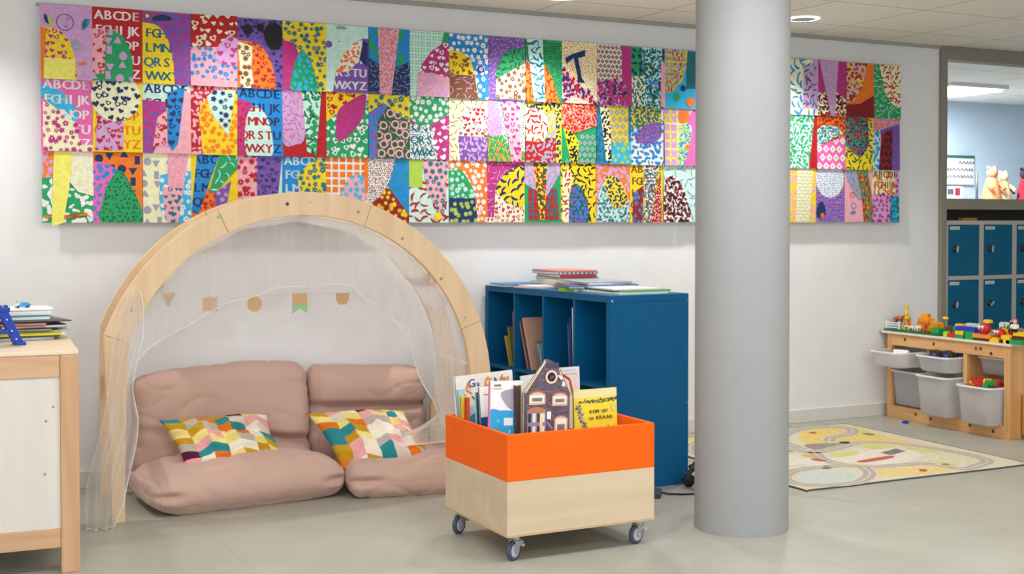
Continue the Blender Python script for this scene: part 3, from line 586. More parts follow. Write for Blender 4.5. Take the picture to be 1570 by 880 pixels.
S(2, 16, 'w', [('b', 'b', 1.2)], 'white sheet of blue and green marks by the column', [([(.1, .3), (.4, .4), (.5, .8), (.2, .9)], 'a', [('b', 'b', .8)])])
S(2, 17, 'p', [('f', 'y', 1)], 'purple flower sheet behind the column'); S(2, 18, 'c', [('h', 'r', 1)], 'cream heart sheet behind the column')
S(2, 19, 'y', [('b', 'k', 1.2)], 'yellow sheet with white zigzag strip right of the column', [([(.3, 0), (.75, 0), (.9, 1), (.35, 1)], 'c', [('z', 'K', .9)])])
S(2, 20, 'p', [('d', 'l', 1)], 'violet sheet with white disc of blue dots', [(circ(.48, .78, .5), 'w', [('d', 'b', .9)]), (['S', (.0, .1), (.3, .12), (.25, .35), (.08, .34)], 'n', [])], [('dot', .2, .12, .07, 'o')])
S(2, 21, 'k', [], 'pink sheet with orange patterned strip and blue curl', [([(0, 1), (.1, .75), (.45, .42), (.7, .4), (.5, 1)], 'v', [('s', 'p', .8)]), ([(.42, 1), (.8, 1), (1, .4), (1, 0), (.68, 0), (.6, .5)], 'r', [('f', 'o', .9), ('b', 'g', 1.2)])], [('ring', .3, .3, .09, 'b', .018), ('ring', .26, .5, .08, 'r', .016), ('leaf', .28, .17, .1, 'b', .2)])
S(2, 22, 'l', [('f', 'm', 1)], 'lilac sheet with cream letter block and teal corner', [([(.0, .52), (.86, .52), (.86, 1), (0, 1)], 'c', [('A', 'x'), ('L', 'o', 1.5)]), ([(.64, 0), (1, 0), (1, .5), (.7, .5)], 't', [('b', 's', 1)])])

# the line the sheets hang from, fixed to the wall
rail = empty('display_rail', (.72, W - .02, 2.325), 0, 'thin grey rail behind the top edge of the collage sheets', 'rail')
MB().box(-.01, -.032, -.004, 5.40, .02, .004).build('bar', mat('#B9B9B9', .5), rail)
ROWN = ['top', 'middle', 'bottom']
def cutpiece(pts):
    if pts[0] == 'S': return clip(sm_poly(pts[1:], 4), T)
    return list(pts)
for (row, k), (base, pats, desc, pieces, marks) in sorted(SHEETS.items()):
    rnd = random.Random(row * 100 + k + 7)
    keys = [base]; mb = MB(); w, h = SHW, SHH
    mb.prism([(0, -h), (w, -h), (w, 0), (0, 0)], .0006, 0, 'XZ', 0)
    full = [(0, 0), (w, 0), (w, h), (0, h)]
    def shift(items): return [([(p[0], p[1] - h) for p in pg], c) for pg, c in items]
    if not pats: pats = [('s', {'w': 'e', 'c': 'w'}.get(base, base), 1.0)]
    for i, pt in enumerate(pats): decals(mb, shift(motifs(pt, full, w, h, rnd, base)), -.0003 - .0002 * i, keys)
    root = mb.build('collage_sheet', [pm_(c) for c in keys])
    root.location = (.725 + k * CW + rnd.uniform(-.001, .001), W - .052 - (2 - row) * .006 - (k % 2) * .0015, 2.323 - row * CHH + rnd.uniform(-.002, .002))
    root.rotation_euler = (R(-rnd.uniform(.2, 1.3)), R(rnd.uniform(-.4, .4)), 0)
    tag(root, desc + ', ' + ROWN[row] + ' row', 'artwork', 'collage sheets hung in three rows on the wall')
    for i, (pts, c, pp) in enumerate(pieces):
        poly = ccw([(u * w, v * h) for u, v in cutpiece(pts)])
        y = -.0012 - .0011 * i; pk = [c]; pb = MB()
        pb.prism([(p[0], p[1] - h) for p in poly], y + .0008, y, 'XZ', 0)
        for q, pt in enumerate(pp): decals(pb, shift(motifs(pt, poly, w, h, rnd, c)), y - .0002 - .0001 * q, pk)
        pc = pb.build('pasted_piece', [pm_(a) for a in pk], root)
    if marks:
        mk = []; db = MB(); y = -.0012 - .0011 * len(pieces)
        for m_ in marks:
            if m_[0] == 'poly': mk.append(([(u * w, v * h) for u, v in m_[1]], m_[2])); continue
            c0 = (m_[1] * w, m_[2] * h)
            if m_[0] == 'dot': mk.append((star(c0, m_[3] * w, 8, .06, 0), m_[4]))
            elif m_[0] == 'leaf': mk.append((stroke(c0, m_[3] * w, m_[5], m_[3] * w * .32, .15), m_[4]))
            elif m_[0] == 'arc': mk.append((stroke(c0, m_[3] * w, 0, .0012, -.5), m_[4]))
            elif m_[0] == 'ring':
                for q in range(18):
                    a = 2 * PI * q / 18; b_ = 2 * PI * (q + 1) / 18; r0, r1 = m_[3] * w, m_[3] * w - m_[5] * w
                    mk.append(([(c0[0] + r * math.cos(t), c0[1] + r * math.sin(t)) for r, t in ((r0, a), (r0, b_), (r1, b_), (r1, a))], m_[4]))
        groups = []; rings = []
        for q in mk:
            if rings and len(q[0]) == 4 and len(rings[-1][0][0]) == 4 and q[1] == rings[-1][0][1] and len(rings[-1]) < 18: rings[-1].append(q)
            else: rings.append([q])
        for gi, gr in enumerate(rings):
            db = MB(); mkk = []; decals(db, shift(gr), y - .00015 * gi, mkk); db.build('drawn_mark', [pm_(a) for a in mkk], root, weld=True)
# ================================================================ PLAY ARCH with sheer curtain
def arch_outline(cx, zc, Ro, Ri, left, right):
    """stations (outer, inner) from left foot over the top to right foot"""
    st = list(left)
    for i in range(0, 33):
        th = R(160 - (160 - 0) * i / 32)
        st.append(((cx + Ro * math.cos(th), zc + Ro * math.sin(th)), (cx + Ri * math.cos(th), zc + Ri * math.sin(th))))
    return st + list(right)
def arch(parent, cx, zc, Y0, Y1, left, right, n_left, cuts):
    st = arch_outline(cx, zc, .945, .838, left, right); n = len(st); b = [0] + cuts + [n - 1]
    for a, c in zip(b, b[1:]):
        seg = st[a:c + 1]
        if a: seg = [tuple((lerp(p[0], q[0], .02 ), lerp(p[1], q[1], .02)) for p, q in zip(seg[0], seg[1]))] + seg[1:]
        mb = MB()
        for (o0, i0), (o1, i1) in zip(seg, seg[1:]):
            pass
        k = len(seg); vs = []
        for (o_, i_) in seg: vs += [(o_[0], Y0, o_[1]), (i_[0], Y0, i_[1]), (o_[0], Y1, o_[1]), (i_[0], Y1, i_[1])]
        fs = []
        for j in range(k - 1):
            q = 4 * j; fs += [(q, q + 1, q + 5, q + 4), (q + 2, q + 6, q + 7, q + 3), (q, q + 4, q + 6, q + 2), (q + 1, q + 3, q + 7, q + 5)]
        fs += [(0, 2, 3, 1), (4 * k - 4, 4 * k - 3, 4 * k - 1, 4 * k - 2)]
        mb.add(vs, fs); mb.build('arch_board', M['birch'], parent, .003)
ARCH = empty('play_arch', (0, 0, 0), 0, 'rounded light wooden play arch frame standing over the pink cushions', 'play arch')
arch(ARCH, 1.774, .486, 5.585, 5.615, [((.912, 0), (.968, 0)), ((.908, .3), (.972, .35)), ((.892, .55), (.978, .58)), ((.884, .74), (.982, .72))],
     [((2.715, .35), (2.610, .35)), ((2.69, .0), (2.600, 0))], 4, [4, 13, 22, 32])
arch(ARCH, 1.845, .486, 6.135, 6.165, [((.955, 0), (1.03, 0)), ((.950, .35), (1.035, .35)), ((.952, .6), (1.04, .58))],
     [((2.755, .35), (2.635, .33)), ((2.725, 0), (2.622, 0))], 3, [12, 24])
for (xa, za, xb, zb) in ((2.42, 1.03, 2.50, 1.03), (1.10, 1.03, 1.19, 1.03), (2.62, .56, 2.68, .56), (.93, .56, 1.0, .56), (1.774, 1.36, 1.845, 1.36)):
    d = Vector((xb - xa, .53, zb - za)); p = Vector((xa, 5.61, za)); q = p + d
    Mx = Matrix.Translation((p + q) / 2) @ d.to_track_quat('Y', 'Z').to_matrix().to_4x4()
    MB().box(-.014, -d.length / 2, -.035, .014, d.length / 2, .035, 0, Mx).build('cross_bar', M['birch_x'], ARCH, .003)
for (x, z, c) in ((1.00, .915, '#8FA08C'), (1.375, 1.315, '#A8C4A0'), (1.69, 1.375, '#4A3A2C'), (1.80, 1.385, '#C8D4C8'), (2.03, 1.34, '#B49A82'), (2.25, 1.215, '#B49A82'), (2.45, 1.02, '#98A48C'), (2.575, .83, '#D4B896'), (2.63, .55, '#C8A888')):
    MB().lathe([(0, -.004), (.007, -.004), (.008, 0)], (x, 5.585, z), 14, 0, 'Y').build('screw_cap', mat(c, .5), ARCH)

def sheer(lo_, hi_):
    m = bpy.data.materials.new('sheer_voile'); m.use_nodes = True; nt = m.node_tree; N = nt.nodes; L = nt.links
    for n in list(N): N.remove(n)
    out = N.new('ShaderNodeOutputMaterial'); tr = N.new('ShaderNodeBsdfTransparent'); di = N.new('ShaderNodeBsdfDiffuse'); tl = N.new('ShaderNodeBsdfTranslucent')
    di.inputs[0].default_value = lin('#F4F1EF'); tl.inputs[0].default_value = lin('#F4F1EF')
    a = N.new('ShaderNodeMixShader'); a.inputs[0].default_value = .45; L.new(di.outputs[0], a.inputs[1]); L.new(tl.outputs[0], a.inputs[2])
    b_ = N.new('ShaderNodeMixShader'); L.new(tr.outputs[0], b_.inputs[1]); L.new(a.outputs[0], b_.inputs[2])
    no = N.new('ShaderNodeTexNoise'); tc = N.new('ShaderNodeTexCoord'); mp = N.new('ShaderNodeMapping'); mp.inputs['Scale'].default_value = (3.0, 1, .25); L.new(tc.outputs['Object'], mp.inputs[0]); L.new(mp.outputs[0], no.inputs[0])
    mr = N.new('ShaderNodeMapRange'); mr.inputs[1].default_value = .3; mr.inputs[2].default_value = .7; mr.inputs[3].default_value = lo_; mr.inputs[4].default_value = hi_
    L.new(no.outputs['Fac'], mr.inputs[0]); L.new(mr.outputs[0], b_.inputs[0]); L.new(b_.outputs[0], out.inputs[0])
    return m
M['sheer'] = sheer(.27, .42); M['canopy'] = sheer(.62, .72)  # canopy cloth made denser to darken the arch interior
M['hem'] = mat('#EFECEA', .8, 'plain', name='curtain_hem_thread')
CUR = empty('sheer_curtain', (1.774, 5.6, 0), 0, 'sheer white curtain swagged inside the play arch and falling to the floor at both sides', 'curtain')
def grid_mesh(f, nu, nv):
    mb = MB(); vs = [f(i / nu, j / nv) for j in range(nv + 1) for i in range(nu + 1)]
    fs = [(j * (nu + 1) + i, j * (nu + 1) + i + 1, (j + 1) * (nu + 1) + i + 1, (j + 1) * (nu + 1) + i) for j in range(nv) for i in range(nu)]
    return mb.add(vs, fs, 0, True)
def cur_build(f, nu, nv, name, hems):
    o = grid_mesh(lambda u, v: Vector(f(u, v)) - Vector((1.774, 5.6, 0)), nu, nv).build(name, M['canopy' if 'canopy' in name else 'sheer'], CUR)
    for h in hems:
        pts = [Vector(p) - Vector((1.774, 5.6, 0)) for p in h]
        MB().tube(pts, .0019, 5).build('hem', M['hem'], o)
VB = [(.985, .56), (1.01, .66), (1.085, .735), (1.19, .79), (1.33, .872), (1.44, .925), (1.65, .982), (1.80, .995), (1.93, 1.0), (2.04, .985), (2.10, .93), (2.18, .88), (2.25, .82), (2.31, .74), (2.36, .62), (2.40, .50), (2.46, .36), (2.56, .22)]
def val(u, v):
    x = lerp(.985, 2.60, u)
    zt = .486 + math.sqrt(max(.0, .846 ** 2 - (x - 1.774) ** 2)) if abs(x - 1.774) < .84 else .6
    zb = interp(VB, x)
    k = max(0, u - .55) / .45
    f_ = .8 * math.sin(17 * x + 1.5 * math.sin(3 * x)) + k * 1.3 * math.sin(41 * x + 2 * math.sin(5 * x))
    return (x + .010 * k * math.cos(41 * x) * v, 5.632 + .016 * f_ * (.2 + .8 * v) + .05 * v, lerp(zt, zb + .005 * math.sin(x * 23), v))
cur_build(val, 220, 16, 'valance', [[val(i / 200, 1) for i in range(201)]])
def can(u, v):
    th = R(lerp(152, 28, u)); r_ = .832 - .03 * math.sin(PI * v) + .006 * math.sin(u * 40)
    return (1.774 + .07 * v + r_ * math.cos(th), 5.62 + .52 * v, .486 + r_ * math.sin(th))
cur_build(can, 70, 12, 'canopy', [])
cur_build(lambda u, v: Vector(can(u, v)) + Vector((0, 0, .012 + .004 * math.sin(u * 30))), 70, 12, 'canopy_shade_layer', [])  # second cloth layer added only to shade the wall inside the arch
LT = [(1.00, .985, 1.035), (.93, .955, 1.04), (.8, .915, 1.035), (.7, .90, 1.015), (.58, .885, .995), (.45, .872, 1.01), (.34, .85, .995), (.2, .80, .97), (.1, .785, .95), (.004, .795, .90)]
def ldr(u, v):
    z = lerp(1.00, .004, v)
    a = interp([(-t[0], t[1]) for t in LT], -z); b_ = interp([(-t[0], t[2]) for t in LT], -z)
    x = lerp(a, b_, u)
    return (x + .006 * math.sin(z * 13 + 3 * u), 5.560 - .055 * v + (.008 + .018 * v) * math.sin(u * 17 + 1.2 * math.sin(z * 5)), z)
cur_build(ldr, 90, 50, 'left_drape', [[ldr(1, i / 50) for i in range(51)], [ldr(i / 60, 1) for i in range(61)]])
def rdr(u, v):
    z = lerp(1.00, .20, v)
    xr = min(2.62, 1.774 + math.sqrt(max(0, .85 ** 2 - (z - .486) ** 2))) if z > .486 else 2.62
    x = lerp(min(xr - .02, interp([(-1.0, 2.42), (-.8, 2.44), (-.5, 2.44), (-.3, 2.49), (-.2, 2.5)], -z)), xr, u)
    return (x, 5.645 + (.006 + .020 * v) * math.sin(u * 19 + math.sin(z * 3)) - .02 * v, z)
cur_build(rdr, 60, 30, 'right_drape', [])
def tail(u, v):
    x = lerp(2.21, 2.58, u); wd_ = lerp(.03, .16, u ** .8)
    return (x, 5.72 + lerp(-wd_, wd_, v) * .7, .20 + .05 * math.sin(PI * v) + .13 * u ** 2 * (.4 + v * .9) + .008 * math.sin(v * 26 + u * 5))
cur_build(tail, 30, 30, 'trailing_end', [[tail(i / 30, 1) for i in range(31)], [tail(i / 30, 0) for i in range(31)]])

# garland of shapes hung between the back legs
GAR = empty('garland', (1.9, 6.16, .94), 0, 'garland of plain wooden shapes strung across the back of the play arch', 'garland')
gp = lambda x, z: (x - 1.9, -.02 if True else 0, z - .94)
def bb(): return mat('#DDB483', .6)
xs = [1.36, 1.56, 1.70, 1.90, 2.11, 2.3, 2.42]
MB().tube([gp(1.1, .98), gp(1.45, .93), gp(1.69, .925), gp(1.95, .935), gp(2.17, .93), gp(2.45, 1.02)], .0015, 5).build('string', mat('#E4DCD0', .8), GAR)
MB().prism([(gp(1.69 + .036 * math.cos(a * PI / 12), 0)[0], .887 - .94 + .038 * math.sin(a * PI / 12)) for a in range(24)], -.026, -.018, 'XZ').build('wooden_disc', bb(), GAR, .001)
MB().prism([(gp(1.92 + dx, 0)[0], z - .94) for dx, z in ((-.038, .935), (.038, .935), (.038, .88), (-.038, .88))], -.026, -.018, 'XZ').build('wooden_flag', bb(), GAR, .001)
MB().prism([(gp(1.92 + dx, 0)[0], z - .94) for dx, z in ((-.038, .88), (.038, .88), (.038, .835), (0, .86), (-.038, .835))], -.026, -.018, 'XZ').build('green_flag_tail', mat('#A4D49A', .6), GAR)
MB().prism([(gp(2.145 + dx, 0)[0], z - .94) for dx, z in ((-.034, .93), (.034, .93), (.034, .90), (.02, .872), (-.02, .872), (-.034, .90))], -.026, -.018, 'XZ').build('wooden_shield', bb(), GAR, .001)
MB().prism([(gp(1.47 + dx, 0)[0], z - .94) for dx, z in ((-.036, .925), (.036, .925), (.036, .86), (-.036, .86))], -.026, -.018, 'XZ').build('wooden_square', bb(), GAR, .001)
MB().prism([(gp(1.27 + dx, 0)[0], z - .94) for dx, z in ((-.034, .95), (.034, .95), (0, .885))], -.026, -.018, 'XZ').build('wooden_triangle', bb(), GAR, .001)

# ================================================================ CUSHIONS
def fabric(name, c, sc=220):
    m, nt, b = nodes(name); N = nt.nodes; L = nt.links
    tc = N.new('ShaderNodeTexCoord'); w_ = N.new('ShaderNodeTexWave'); w_.inputs['Scale'].default_value = sc / 6; w_.inputs['Distortion'].default_value = .6; L.new(tc.outputs['Object'], w_.inputs[0])
    no = N.new('ShaderNodeTexNoise'); no.inputs['Scale'].default_value = 4; L.new(tc.outputs['Object'], no.inputs[0])
    mx = N.new('ShaderNodeMix'); mx.data_type = 'RGBA'; L.new(no.outputs['Fac'], mx.inputs[0]); cc = lin(c)
    mx.inputs[6].default_value = tuple(v * .93 for v in cc[:3]) + (1,); mx.inputs[7].default_value = tuple(min(1, v * 1.06) for v in cc[:3]) + (1,)
    L.new(mx.outputs[2], b.inputs['Base Color']); b.inputs['Roughness'].default_value = .9; b.inputs['Specular IOR Level'].default_value = .2
    b.inputs['Sheen Weight'].default_value = .25
    bp = N.new('ShaderNodeBump'); bp.inputs['Strength'].default_value = .12; bp.inputs['Distance'].default_value = .002; L.new(w_.outputs['Fac'], bp.inputs['Height']); L.new(bp.outputs[0], b.inputs['Normal'])
    return m
M['pink'] = fabric('dusty_pink_cotton', '#C9A698')
def soft_box(hx, hy, hz, n=5, res=34, seed=0, fn=None, wr=.006):
    """superellipsoid cushion with wrinkles; fn(p)->p final shaping in local metres"""
    mb = MB(); idx = {}; vs = []; fs = []
    def vid(a, b_, c):
        key = (a, b_, c)
        if key not in idx:
            p = Vector((a / res * 2 - 1, b_ / res * 2 - 1, c / res * 2 - 1))
            H = Vector((hx, hy, hz)); rad = min(H) * .86
            q = Vector([math.sin(t * PI / 2 * .98) * .35 * hh_ + t * .65 * hh_ for t, hh_ in zip(p, H)])
            c_ = Vector([max(-(hh_ - rad), min(hh_ - rad, t)) for t, hh_ in zip(q, H)]); d = (q - c_)
            d = d.normalized() if d.length > 1e-9 else Vector((0, 0, 0)); v = c_ + d * rad
            ax = min(range(3), key=lambda i: H[i]); oth = [i for i in range(3) if i != ax]
            v[ax] *= 1 + .22 * (1 - abs(p[oth[0]]) ** 3) * (1 - abs(p[oth[1]]) ** 3)
            s = Vector((seed * 7.1, seed * 3.3, seed * 1.7))
            k = noise.noise(Vector((v.x * 2.4, v.y * 4, v.z * 4)) + s) * wr * 1.3 + max(0, .13 - abs(noise.noise(Vector((v.x * 3.2 + v.z * 3, v.y * 3, v.z * 5 - v.x * 2)) + s))) * -wr * 4.5 + max(0, .10 - abs(noise.noise(Vector((v.x * 5 - v.z * 6, v.y * 5, v.z * 4 + v.x * 3)) + s * 2))) * -wr * 3
            v = v + d * k
            if fn: v = Vector(fn(v, p))
            idx[key] = len(vs); vs.append(v)
        return idx[key]
    for s in (0, res):
        for a in range(res):
            for b_ in range(res):
                for f in (lambda i, j: (s, i, j), lambda i, j: (i, s, j), lambda i, j: (i, j, s)):
                    fs.append([vid(*f(a, b_)), vid(*f(a + 1, b_)), vid(*f(a + 1, b_ + 1)), vid(*f(a, b_ + 1))])
    return mb.add(vs, fs, 0, True)
def gz(v, c, w): return math.exp(-((v - c) / w) ** 2)
def crease(mb, pts, mname='seam', parent=None): return mb.tube(pts, .004, 6).build(mname, M['pink'], parent)
def seatL(v, p):
    x, y, z = v
    z += .012 * gz(x, 0, .3) * (p.z > 0) - .018 * gz(x, -.40, .06) * p.z
    z += .012 * math.sin(x * 7 + 1) * max(0, p.z) - .010 * gz(y, .05, .05) * max(0, p.z)
    y -= .012 * gz(z, 0, .04) * (p.y < 0)
    y += .034 * gz(z, .0, .020) * gz(abs(x), .39, .05) * (p.y < -.5)       # tucked corner pleat
    return (x, y, z)
def seatR(v, p):
    x, y, z = v
    z += .014 * math.sin(x * 9 - 1) * max(0, p.z)
    y += .028 * gz(z, .005, .018) * gz(x, -.24, .07) * (p.y < -.4)
    return (x, y, z)
def cushion(mb, name, loc, rot, lab, corner):
    o = mb.build(name, M['pink'], None, weld=True); o.location = loc; o.rotation_euler = rot
    tag(o, lab, 'cushion', 'dusty pink seat and back cushions in the play arch')
    for c in corner:
        MB().tube([Vector(q) for q in c], [.006, .004, .002][:len(c)] if len(c) == 3 else .004, 8).build('corner_pleat', M['pink'], o)
    return o
cushion(soft_box(.455, .275, .092, 5.5, 64, 1, seatL, .010), 'seat_cushion', (1.525, 5.855, .092), (R(0), 0, R(4)), 'wide pink seat cushion lying on the floor at the left in the play arch', [])
cushion(soft_box(.325, .25, .080, 5, 56, 2, seatR, .010), 'seat_cushion', (2.325, 5.73, .080), (0, 0, R(-9)), 'shorter pink seat cushion on the floor partly hidden by the book cart', [])
def backL(v, p):
    x, y, z = v
    y += .045 * gz(z + x * .12, -.06, .022) * (p.y < 0) * (.35 + .65 * (x > .05))
    y += .030 * gz(z + x * .25, -.02, .014) * (p.y < 0) * gz(x, .30, .16)
    y += .022 * gz(z - x * .1, -.15, .016) * (p.y < 0) * gz(x, -.2, .25)
    z += .022 * gz(x, .12, .25) * max(0, p.z) - .02 * gz(x, -.42, .1) * max(0, p.z)
    y += .10 * (z / .25) * .35
    return (x, y, z)
def backR(v, p):
    x, y, z = v
    y += .070 * gz(z + x * .03, .045, .020) * (p.y < 0)
    y -= .018 * gz(z, .15, .07) * (p.y < 0)
    z += -.06 * max(0, (x + .28)) * max(0, p.z)
    y += .10 * (z / .25) * .35
    return (x, y, z)
cushion(soft_box(.435, .085, .262, 5, 64, 3, backL, .009), 'back_cushion', (1.535, 6.165, .318), (0, 0, R(1)), 'large pink back cushion leaning on the wall at the left', [])
cushion(soft_box(.318, .085, .262, 5, 60, 4, backR, .009), 'back_cushion', (2.296, 6.185, .305), (0, 0, 0), 'pink back cushion with a deep fold across its front at the right', [])

# ---------------- patterned pillows
def harlequin(seed):
    m, nt, b = nodes('harlequin_print'); N = nt.nodes; L = nt.links
    uv = N.new('ShaderNodeUVMap'); sx = N.new('ShaderNodeSeparateXYZ'); L.new(uv.outputs[0], sx.inputs[0])
    def ma(op, a, b_=None):
        n = N.new('ShaderNodeMath'); n.operation = op
        for i, v in enumerate((a, b_)):
            if v is None: continue
            if isinstance(v, (int, float)): n.inputs[i].default_value = v
            else: L.new(v, n.inputs[i])
        return n.outputs[0]
    U = ma('MULTIPLY', sx.outputs[0], 7.0); V = ma('MULTIPLY', sx.outputs[1], 7.5)
    col = ma('FLOOR', U); fr = ma('FRACT', U)
    par = ma('MODULO', col, 2.0)
    tri = ma('ADD', ma('MULTIPLY', par, ma('SUBTRACT', 1.0, fr)), ma('MULTIPLY', ma('SUBTRACT', 1.0, par), fr))
    V2 = ma('ADD', V, ma('MULTIPLY', tri, .62)); rw = ma('FLOOR', V2)
    cv = N.new('ShaderNodeCombineXYZ'); L.new(col, cv.inputs[0]); L.new(rw, cv.inputs[1]); cv.inputs[2].default_value = seed
    wn = N.new('ShaderNodeTexWhiteNoise'); wn.noise_dimensions = '3D'; L.new(cv.outputs[0], wn.inputs[0])
    cr = N.new('ShaderNodeValToRGB'); cr.color_ramp.interpolation = 'CONSTANT'; L.new(wn.outputs['Value'], cr.inputs[0])
    cols = ['#EFE5D0', '#5A1A3C', '#F2DC8A', '#2E8A92', '#E2761E', '#E9A7A2', '#BDB0A4', '#C4901C', '#F0E6D2', '#E8D67E', '#D9CDBE', '#C79A28']
    e = cr.color_ramp.elements
    while len(e) < len(cols): e.new(1)
    for i, c in enumerate(cols): e[i].position = i / len(cols); e[i].color = lin(c)
    L.new(cr.outputs[0], b.inputs['Base Color']); b.inputs['Roughness'].default_value = .85; b.inputs['Specular IOR Level'].default_value = .2
    return m
def pillow(loc, A, B, T, seed, lab, fn=None):
    """A: half width vector, B: half height vector"""
    A, B = Vector(A), Vector(B); Nn = A.cross(B).normalized(); n = 44
    vs = []; uvs = []; fs = []
    def P(i, j, s):
        u, v = i / n * 2 - 1, j / n * 2 - 1
        t = T * (max(0, 1 - abs(u) ** 2.6) ** .55) * (max(0, 1 - abs(v) ** 2.6) ** .55)
        uu = u * (1 - .10 * (1 - abs(v) ** 2)); vv = v * (1 - .10 * (1 - abs(u) ** 2))
        w_ = noise.noise(Vector((u * 2.2 + seed, v * 2.2, s * .3))) * .45 + (abs(noise.noise(Vector((u * 4, v * 4 + seed, s)))) - .2) * .5
        t = t * (1 + w_)
        q = A * uu + B * vv + Nn * t * s
        if fn: q = fn(u, v, s, q, Nn)
        return q
    top = {}; mb = MB()
    for s in (1, -1):
        for j in range(n + 1):
            for i in range(n + 1):
                edge = i in (0, n) or j in (0, n)
                if s == -1 and edge: top[(s, i, j)] = top[(1, i, j)]; continue
                top[(s, i, j)] = len(vs); vs.append(P(i, j, s)); uvs.append((i / n, j / n))
    for s in (1, -1):
        for j in range(n):
            for i in range(n): fs.append([top[(s, i, j)], top[(s, i + 1, j)], top[(s, i + 1, j + 1)], top[(s, i, j + 1)]])
    me = bpy.data.meshes.new('patterned_pillow'); me.from_pydata([tuple(v) for v in vs], [], fs)
    ul = me.uv_layers.new(name='UVMap')
    for l in me.loops: ul.data[l.index].uv = uvs[l.vertex_index]
    me.materials.append(harlequin(seed))
    for p in me.polygons: p.use_smooth = True
    bm = bmesh.new(); bm.from_mesh(me); bmesh.ops.recalc_face_normals(bm, faces=bm.faces); bm.to_mesh(me); bm.free()
    o = bpy.data.objects.new('patterned_pillow', me); COL.objects.link(o); o.location = loc
    tag(o, lab, 'pillow', 'harlequin printed pillows on the pink cushions')
    # zip edge piping as a part
    return o
def foldL(u, v, s, q, Nn):
    # slumped: a deep sideways fold and a drooping right corner
    d = gz(v, .35, .16) * (.6 + .4 * math.sin(u * 3)) * .040
    q = q - Nn * d * (1 if s > 0 else .3)
    q.z -= .055 * max(0, u - .3) ** 1.3 * (1 - .4 * v); return q
pillow((1.488, 5.87, .258), (.255, -.01, .008), (-.040, .110, .118), .074, 3, 'slumped pillow with coloured diamond print on the left seat cushion', foldL)
def foldR(u, v, s, q, Nn):
    q.z -= .030 * max(0, u) ** 2; return q
pillow((2.185, 5.80, .243), (.252, -.015, .004), (-.045, .130, .120), .066, 8, 'flat lying diamond print pillow on the right seat cushion', foldR)

# ================================================================ BLUE SHELF UNIT
SH = empty('cube_shelf', (3.133, 5.145, 0), R(3.0), 'petrol blue open cube shelf standing end-on against the wall', 'shelf')
SD, SL, SHt, tk = .468, 1.235, .941, .034
def shp(n, *b, bev=.0015):
    mb = MB()
    for q in b: mb.box(*q)
    return mb.build(n, M['blue'], SH, bev)
shp('end_panel', (0, 0, 0, SD, tk, SHt - tk - .0005)); shp('end_panel', (0, SL - tk, 0, SD, SL, SHt - tk - .0005))
shp('top_panel', (0, 0, SHt - tk, SD, SL, SHt)); shp('bottom_panel', (0, tk + .0005, 0.0, SD, SL - tk - .0005, tk))
cw = (SL - 2 * tk - 3 * .018) / 4
shp('back_panel', (SD - .012, tk + .0005, tk, SD - .002, SL - tk - .0005, SHt - tk - .0005))
cells = []
for i in range(4):
    y0 = tk + i * (cw + .018); cells.append((y0, y0 + cw))
    if i < 3: shp('divider', (.002, y0 + cw, tk + .0005, SD - .013, y0 + cw + .018, SHt - tk - .0005), bev=.001)
    shp('shelf_board', (.002, y0 + .0005, .488, SD - .013, y0 + cw - .0005, .506), bev=.001)
for (x, z) in ((.012, .915), (.455, .905), (.455, .40), (.455, .05)):
    MB().lathe([(0, -.0015), (.0055, -.0015), (.006, 0)], (x, 0, z), 14, 0, 'Y').build('screw_cap', mat('#9CC4DC' if x < .1 else '#3A6E86', .5), SH)
def shw(lx, ly, z):  # shelf-local to world
    c, s = math.cos(R(3.0)), math.sin(R(3.0)); return (3.133 + lx * c - ly * s, 5.145 + lx * s + ly * c, z)

def book(w, d, t, cover, pages='#E9E4D8', lab='', loc=(0, 0, 0), rot=(0, 0, 0), group=None, spine=None, art=None, name='picture_book', soft=False):
    """closed book lying flat: width w along x, depth d along y, spine on the -x side"""
    root = MB(); c = .0022 if not soft else .0009
    root.box(-w / 2, -d / 2, 0, w / 2, d / 2, c).box(-w / 2, -d / 2, t - c, w / 2, d / 2, t).box(-w / 2, -d / 2, c, -w / 2 + c * 1.2, d / 2, t - c, 1)
    o = root.build(name, [mat(cover, .4, 'plain'), mat(spine or cover, .45, 'plain')], None)
    o.location = loc; o.rotation_euler = rot
    MB().box(-w / 2 + c * 1.3, -d / 2 + .003, c, w / 2 - .003, d / 2 - .003, t - c).build('pages', mat(pages, .8, 'plain'), o)
    if art: art(o, w, d, t)
    return tag(o, lab, 'book', group)
